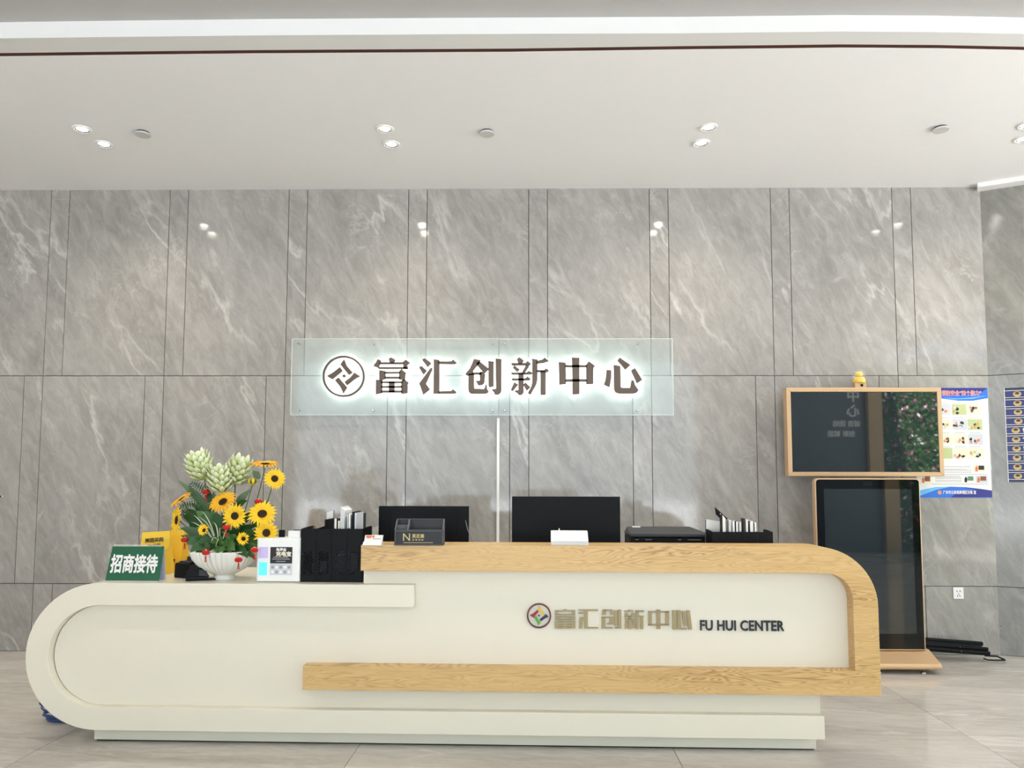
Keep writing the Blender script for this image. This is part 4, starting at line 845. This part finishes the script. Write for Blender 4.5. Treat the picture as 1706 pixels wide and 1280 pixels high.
sunflower(442, 775, .0, 22, (.05, .22, .97), 1, 'sunflower facing up, highest of the yellow blooms', (.0, 0, -.05))
sunflower(457.5, 798, -.02, 17, (.45, .85, .25), 0, 'sunflower on a long side stem below the highest bloom', (.02, 0, -.05))
sunflower(372, 837, -.09, 21.5, (-.15, .72, .62), 1, 'amber sunflower tilted upward below the middle ginger bloom')
sunflower(391.5, 860, -.13, 18.5, (.05, .99, .05), 0, 'round sunflower facing straight out in the middle of the bouquet')
sunflower(437, 857, -.08, 22, (.2, .80, .55), 0, 'broad sunflower tilted upward over the charging dock')
sunflower(444, 888, -.10, 19, (.1, .99, 0), 0, 'sunflower hanging in front of the charging dock')
sunflower(303.5, 833, .0, 20, (-.50, .38, .78), 1, 'sunflower seen edge on, turned away above the yellow bags')
sunflower(296, 867, -.03, 22, (-.72, .68, .08), 0, 'sunflower turned sideways towards the yellow bags')
sunflower(340.5, 884, -.12, 10.5, (-.1, .9, .3), 2, 'small half open sunflower among striped leaves')
sunflower(406, 898, -.14, 11.5, (.05, .97, .1), 2, 'small half open sunflower just above the bowl rim')
# closed bud
c = FP(420.5, 803, -.03); t = thing('flower_bud', 'closed yellow green bud beside the ginger bloom', 'flower bud', tuple(mouthpt(420)), 0)
b = MB()
for i in range(12):
    a = 2 * PI * i / 12; ca, sa = math.cos(a), math.sin(a); r = 7.5 * s
    b.add([(ca * r * .25 - sa * r * .2, sa * r * .25 + ca * r * .2, -.8 * r), (ca * r * .25 + sa * r * .2, sa * r * .25 - ca * r * .2, -.8 * r), (ca * r * 1.05 - sa * r * .25, sa * r * 1.05 + ca * r * .25, 0), (ca * r * 1.05 + sa * r * .25, sa * r * 1.05 - ca * r * .25, 0), (ca * r * .75, sa * r * .75, .9 * r)], [(0, 1, 3, 2), (2, 3, 4)], i % 2)
b.obj('bud_petals', ['petal', 'leaf2'], t, c - t.location); MB().lathe([(0, -.8 * 7.5 * s), (7.5 * s * .8, -.1 * s), (7 * s * .6, 5 * s), (0, 6 * s)], 12).obj('bud_core', 'petal', t, c - t.location)
MB().tube(bez(Vector((0, 0, 0)), c - t.location - Vector((0, 0, 6 * s)), DU * -.01), .003, 6).obj('stem', 'stem', t)
# ginger blooms: overlapping bracts
br = MB(); pts = []
for k, (f, wv) in enumerate(((0, .35), (.3, .9), (.6, 1.0), (.85, .6), (1.0, .05))):
    for e_ in (-1, 0, 1): pts.append((wv * .5 * e_, -.28 * math.sin(f * PI * .9) + .10 * abs(e_) * wv + (-.22 * f * f), f))
br.add(pts, [(k * 3 + j, k * 3 + j + 1, k * 3 + j + 4, k * 3 + j + 3) for k in range(4) for j in range(2)], 0, True)
BR = br.mesh('bract', 'bract', False)
def ginger(base, tip, rpx, dv, label):
    c0 = FP(*base, dv); c1 = FP(*tip, dv - .01); ax = (c1 - c0); L = ax.length; ax.normalize(); r = rpx * s
    t = thing('ginger_bloom', label, 'flower', tuple(mouthpt(base[0])), 0, 'pale ginger blooms')
    qz = ax.to_track_quat('Z', 'Y')
    core = MB().lathe([(0, 0), (r * .55, L * .15), (r * .7, L * .45), (r * .55, L * .75), (0, L * .97)], 14).obj('core', 'bract', t, c0 - t.location); core.rotation_mode = 'QUATERNION'; core.rotation_quaternion = qz
    n = 0
    for ringi in range(9):
        f = ringi / 8.0; rr = r * (.45 + 1.0 * math.sin(PI * (.16 + .60 * f))) * .62; cnt = 8 if ringi < 7 else 6
        for i in range(cnt):
            a = 2 * PI * (i + .5 * (ringi % 2)) / cnt + rf_.uniform(-.08, .08)
            o = link('bract', BR, t)
            pos = c0 + qz @ Vector((rr * math.cos(a) * .8, rr * math.sin(a) * .8, L * (.02 + .70 * f)))
            sp = 1.0 - .82 * f
            d_ = qz @ Vector((math.cos(a) * sp, math.sin(a) * sp, 1.0)); d_.normalize()
            out = qz @ Vector((math.cos(a), math.sin(a), 0)); yy = -(out - d_ * out.dot(d_)).normalized(); xx_ = yy.cross(d_)
            Mx = Matrix((xx_, -yy * -1, d_)).transposed(); Mx.col[1] = yy; Mx.col[0] = yy.cross(d_); Mx.col[2] = d_
            o.rotation_mode = 'QUATERNION'; o.rotation_quaternion = Mx.to_quaternion(); o.location = pos - t.location
            sc_ = L * .36; o.scale = (sc_ * .54, sc_ * .6, sc_ * 1.05)
    MB().tube(bez(Vector((0, 0, 0)), c0 - t.location + ax * .01, DU * (base[0] - 373) * s * .25), .0045, 8).obj('stem', 'stem', t)
ginger((342, 799), (325, 754), 19, .03, 'pale green ginger bloom leaning outward, tallest in the bowl')
ginger((369, 821), (364.5, 775), 16.5, -.02, 'pale green ginger bloom, the lowest and upright one in the middle')
ginger((391, 808), (405, 761), 17.5, .03, 'pale green ginger bloom leaning towards the highest sunflower')
# greenery
gre = thing('greenery', 'dense green leaves and striped grass filling the flower bowl', 'foliage', tuple(MOUTH), 0)
def blade(p0, p1, bend, wd, mat, name='leaf', fold=.25, shape='leaf', stripe=False):
    pts = bez(p0, p1, bend, 9); b = MB(); rows = []
    side_ = None
    for i, p in enumerate(pts):
        d = (pts[min(i + 1, 9)] - pts[max(i - 1, 0)]).normalized(); vd = Vector((p.x, p.y - 4.0, 0)) * 0 + Vector((.15, -1, .35)).normalized()
        x_ = d.cross(vd).normalized(); f = i / 9
        wv = math.sin(PI * min(1, f ** .8 * .96 + .03)) if shape == 'leaf' else (math.sin(PI * (.25 + .74 * f)))
        up = x_.cross(d).normalized()
        rows += [p - x_ * wd * wv + up * wd * wv * fold, p, p + x_ * wd * wv + up * wd * wv * fold]
    mi = []
    for k in range(9): mi += [1 if stripe else 0, 0]
    b.add([v_ - gre.location for v_ in rows], [(k * 3 + j, k * 3 + j + 1, k * 3 + j + 4, k * 3 + j + 3) for k in range(9) for j in range(2)], mi, True)
    o = link(name, b.mesh(name, [mat, 'stripe'] if stripe else mat, False), gre); return o
def gl(x, y, dv, wd, mat='leaf', bx=0, bz=.03, base=None, stripe=False, shape='leaf', name='leaf'):
    p1 = FP(x, y, dv); p0 = FP(base[0], base[1], dv * .6) if base else MOUTH + DU * ((x - 373) * s * .35) + DV * dv * .5
    blade(p0, p1, DU * bx + Vector((0, 0, bz)), wd * s, mat, name, .25, shape, stripe)
gl(297, 801, .02, 6, 'leafg', -.01, .02, (352, 850)); gl(304, 806, .05, 5, 'leaf', 0, .03, (350, 860)); gl(418, 815, .0, 6.5, 'leafg', 0, 0, (392, 842)); gl(421, 784, .02, 6, 'leafg', 0, 0, (433, 798))
gl(355, 818, .04, 5, 'leafg', 0, 0, (362, 850)); gl(345, 810, .06, 5, 'leaf', .0, 0, (356, 850)); gl(455, 842, .05, 10, 'leaf2', .02, .03, (420, 880)); gl(440, 836, .05, 6, 'leafg', .0, .03, (410, 870)); gl(412, 835, -.02, 5, 'leaf', .02, .03, (388, 850))
LV_ = [(318, 838), (310, 848), (325, 852), (306, 858), (300, 880), (302, 893), (313, 872), (328, 866), (322, 888), (312, 905), (318, 921), (327, 928), (336, 915), (345, 905), (356, 900), (366, 905), (378, 915), (392, 918), (402, 925), (415, 930), (424, 932), (428, 912), (420, 900), (414, 886), (424, 876), (430, 892), (438, 905), (405, 872), (398, 884), (388, 893), (376, 872), (364, 862), (352, 852), (342, 842), (334, 848), (348, 868), (356, 880), (340, 895), (410, 850), (400, 842), (386, 846), (418, 862), (330, 905), (350, 918), (362, 921), (385, 922), (398, 910)]
for k in range(26): LV_.append((rf_.uniform(306, 432), rf_.uniform(850, 912)))
for i, (x, y) in enumerate(LV_):
    low = y > 895
    gl(x + rf_.uniform(-2, 2), y, rf_.uniform(-.16, -.06) if low else rf_.uniform(-.10, .06), rf_.uniform(8, 12) if low else rf_.uniform(6, 10), ('leaf', 'leaf', 'leaf2')[i % 3], rf_.uniform(-.02, .02), .05 if low else .02, (373 + (x - 373) * .45 + rf_.uniform(-6, 6), min(915, max(y + 18, 880))))
for i, (x, y) in enumerate(((322, 858), (330, 862), (336, 852), (318, 870), (345, 900), (352, 905), (359, 912), (341, 915), (365, 902), (388, 880), (393, 872), (372, 890), (366, 880), (354, 870), (400, 868), (326, 880))):
    gl(x, y, rf_.uniform(-.17, -.08), 1.7, 'leaf', rf_.uniform(-.02, .02), .05, (368 + (x - 370) * .25, 900), True, 'strap', 'grass_blade')
for (bx_, by_, tx_, ty_) in ((350, 855, 300, 845), (352, 848, 318, 805), (398, 905, 372, 922), (340, 870, 302, 856)):
    p0 = FP(bx_, by_, -.02); p1 = FP(tx_, ty_, .0); b = MB(); d = (p1 - p0); n_ = 12; ln = d.length; dn = d.normalized(); xn = dn.cross(Vector((.1, -1, .2))).normalized()
    for k in range(n_):
        f = (k + .5) / n_; c_ = p0 + d * f - gre.location; l_ = ln * .30 * math.sin(PI * (.15 + .8 * f))
        for sg in (-1, 1):
            e_ = c_ + xn * sg * l_ + dn * l_ * .6; m_ = (c_ + e_) / 2; w_ = dn * ln * .036
            b.add([c_, m_ - w_ + Vector((0, -.004, 0)), e_, m_ + w_ + Vector((0, -.004, 0))], [(0, 1, 2, 3)], 0, True)
    b.tube([p0 - gre.location, p1 - gre.location], .0015, 5); link('fern_frond', b.mesh('fern_frond', 'leaf', False), gre)
# succulent rosettes near the rim
for x, y, n_ in ((380, 893, 12), (371, 915, 14), (362, 918, 10)):
    c_ = FP(x, y, -.16); b = MB()
    for i in range(n_):
        a = i * 2.4; l_ = (3 + 5 * i / n_) * s; dd = Vector((math.cos(a), -.5, math.sin(a))).normalized(); b.tube([c_ - gre.location, c_ - gre.location + dd * l_ * .6, c_ - gre.location + dd * l_], [.002, .004, .001], 5)
    link('rosette', b.mesh('rosette', 'leaf2'), gre)
# red lanterns
LN = MB().lathe([(.25, -.72), (.75, -.60), (1.0, -.2), (1.0, .2), (.75, .60), (.25, .72)], 18, mod=lambda a, z: 1 + .04 * math.cos(9 * a)).mesh('lantern_body', 'lantern')
LC = MB().lathe([(.28, .70), (.28, .95), (.06, 1.0)], 12).lathe([(.06, -1.0), (.28, -.95), (.28, -.70)], 12).mesh('gold_cap', 'goldcap')
LT_ = MB()
for i in range(7): LT_.tube([(.10 * math.cos(i), .10 * math.sin(i), -.9), (.16 * math.cos(i), .16 * math.sin(i), -1.8), (.30 * math.cos(i), .25 * math.sin(i), -2.9)], .07, 5)
LT_ = LT_.mesh('tassel', 'lantern')
for px, py, dv, lab in ((343, 820, -.03, 'tiny red lantern hanging under the tallest ginger bloom'), (430.5, 836, -.03, 'tiny red lantern above the broad tilted sunflower'), (377, 879, -.18, 'tiny red lantern below the round middle sunflower'), (308, 900, -.10, 'tiny red lantern farthest out over the yellow bags'),
                        (343, 921, -.22, 'tiny red lantern against the bowl rim on the stapler side'), (397.5, 933, -.23, 'tiny red lantern lowest on the fluted bowl'), (424, 917, -.17, 'tiny red lantern touching the charging dock edge')):
    c = FP(px, py, dv); t = thing('red_lantern', lab, 'lantern', tuple(c), 0, 'tiny red lanterns in the flowers'); k_ = 6.0 * s
    for nm, me in (('lantern_body', LN), ('gold_cap', LC), ('tassel', LT_)): o = link(nm, me, t); o.scale = (k_, k_ * .9, k_ * .86)
    up_ = Vector((0, 0, k_ * .8)); an_ = FP(373 + (px - 373) * .75, py - 12 if py > 850 else py + 14, dv * .6)
    if py > 850: MB().tube([up_, up_ + Vector((0, 0, 5 * s)), (an_ - c)], .001, 5).obj('thread', 'lantern', t)
    else: MB().tube([Vector((0, 0, -k_ * .5)), Vector((0, .004, -k_ * 2)), mouthpt(px) - c], .0015, 5).obj('stalk', 'stem', t)

# ------------------------------------------------------------------ lobby behind the viewer, mirrored in the screens
RY = -3.6
struct(MB().box(3.9, 7.45, RY - .15, RY, 0, CEIL + .2).obj('wall_rear', plain('charcoal_wall', (96, 102, 106), 0.6)))
colm = struct(MB().box(7.45, 7.75, RY - .35, RY + .12, 0, CEIL + .2).obj('trim_4', plain('beige_column_stone', (190, 160, 112), 0.5)))
rl = thing('rear_lettering', 'pale lobby lettering on the charcoal wall behind the viewer', 'lettering', (5.4, RY + .012, 1.2))
for tx, x, z, h_ in (('中', 1.9, 1.98, .27), ('心', 1.9, 1.66, .25), ('诚信 团结', 1.92, 1.44, .13), ('创新 赋能', 1.8, 1.22, .13)):
    o = text('lettering', tx, None, h_, 'paper', rl, (x, .001, z), .02, .01); o.rotation_euler = (0, 0, PI)
pw_ = thing('plant_wall', 'green living wall with small flowers behind the viewer', 'plant wall', (9.6, RY, 0))
MB().box(-1.85, 1.85, -.2, 0, 0, CEIL).obj('backing', 'leaf', pw_)
rr_ = random.Random(21); b = MB()
for i in range(9000):
    x = rr_.uniform(-1.85, 1.85); z = rr_.uniform(.05, CEIL - .05); y = rr_.uniform(.0, .12); l_ = rr_.uniform(.03, .07); a = rr_.uniform(0, 2 * PI); dx, dz = math.cos(a) * l_, math.sin(a) * l_; fl = rr_.random() < .10
    m_ = rr_.choice((2, 3, 4)) if fl else rr_.choice((0, 0, 1)); k_ = .5 if fl else .35
    b.add([(x - dx, y, z - dz), (x + dz * k_, y + .02, z - dx * k_), (x + dx, y + .04, z + dz), (x - dz * k_, y + .02, z + dx * k_)], [(0, 1, 2, 3)], m_)
lv = link('leaves_and_blossoms', b.mesh('leaves_and_blossoms', ['leaf', 'leaf2', plain('pink_blossom', (190, 90, 140), .6), plain('white_blossom', (236, 230, 226), .6), plain('rose_blossom', (200, 120, 150), .6)], False), pw_); lv['kind'] = 'stuff'
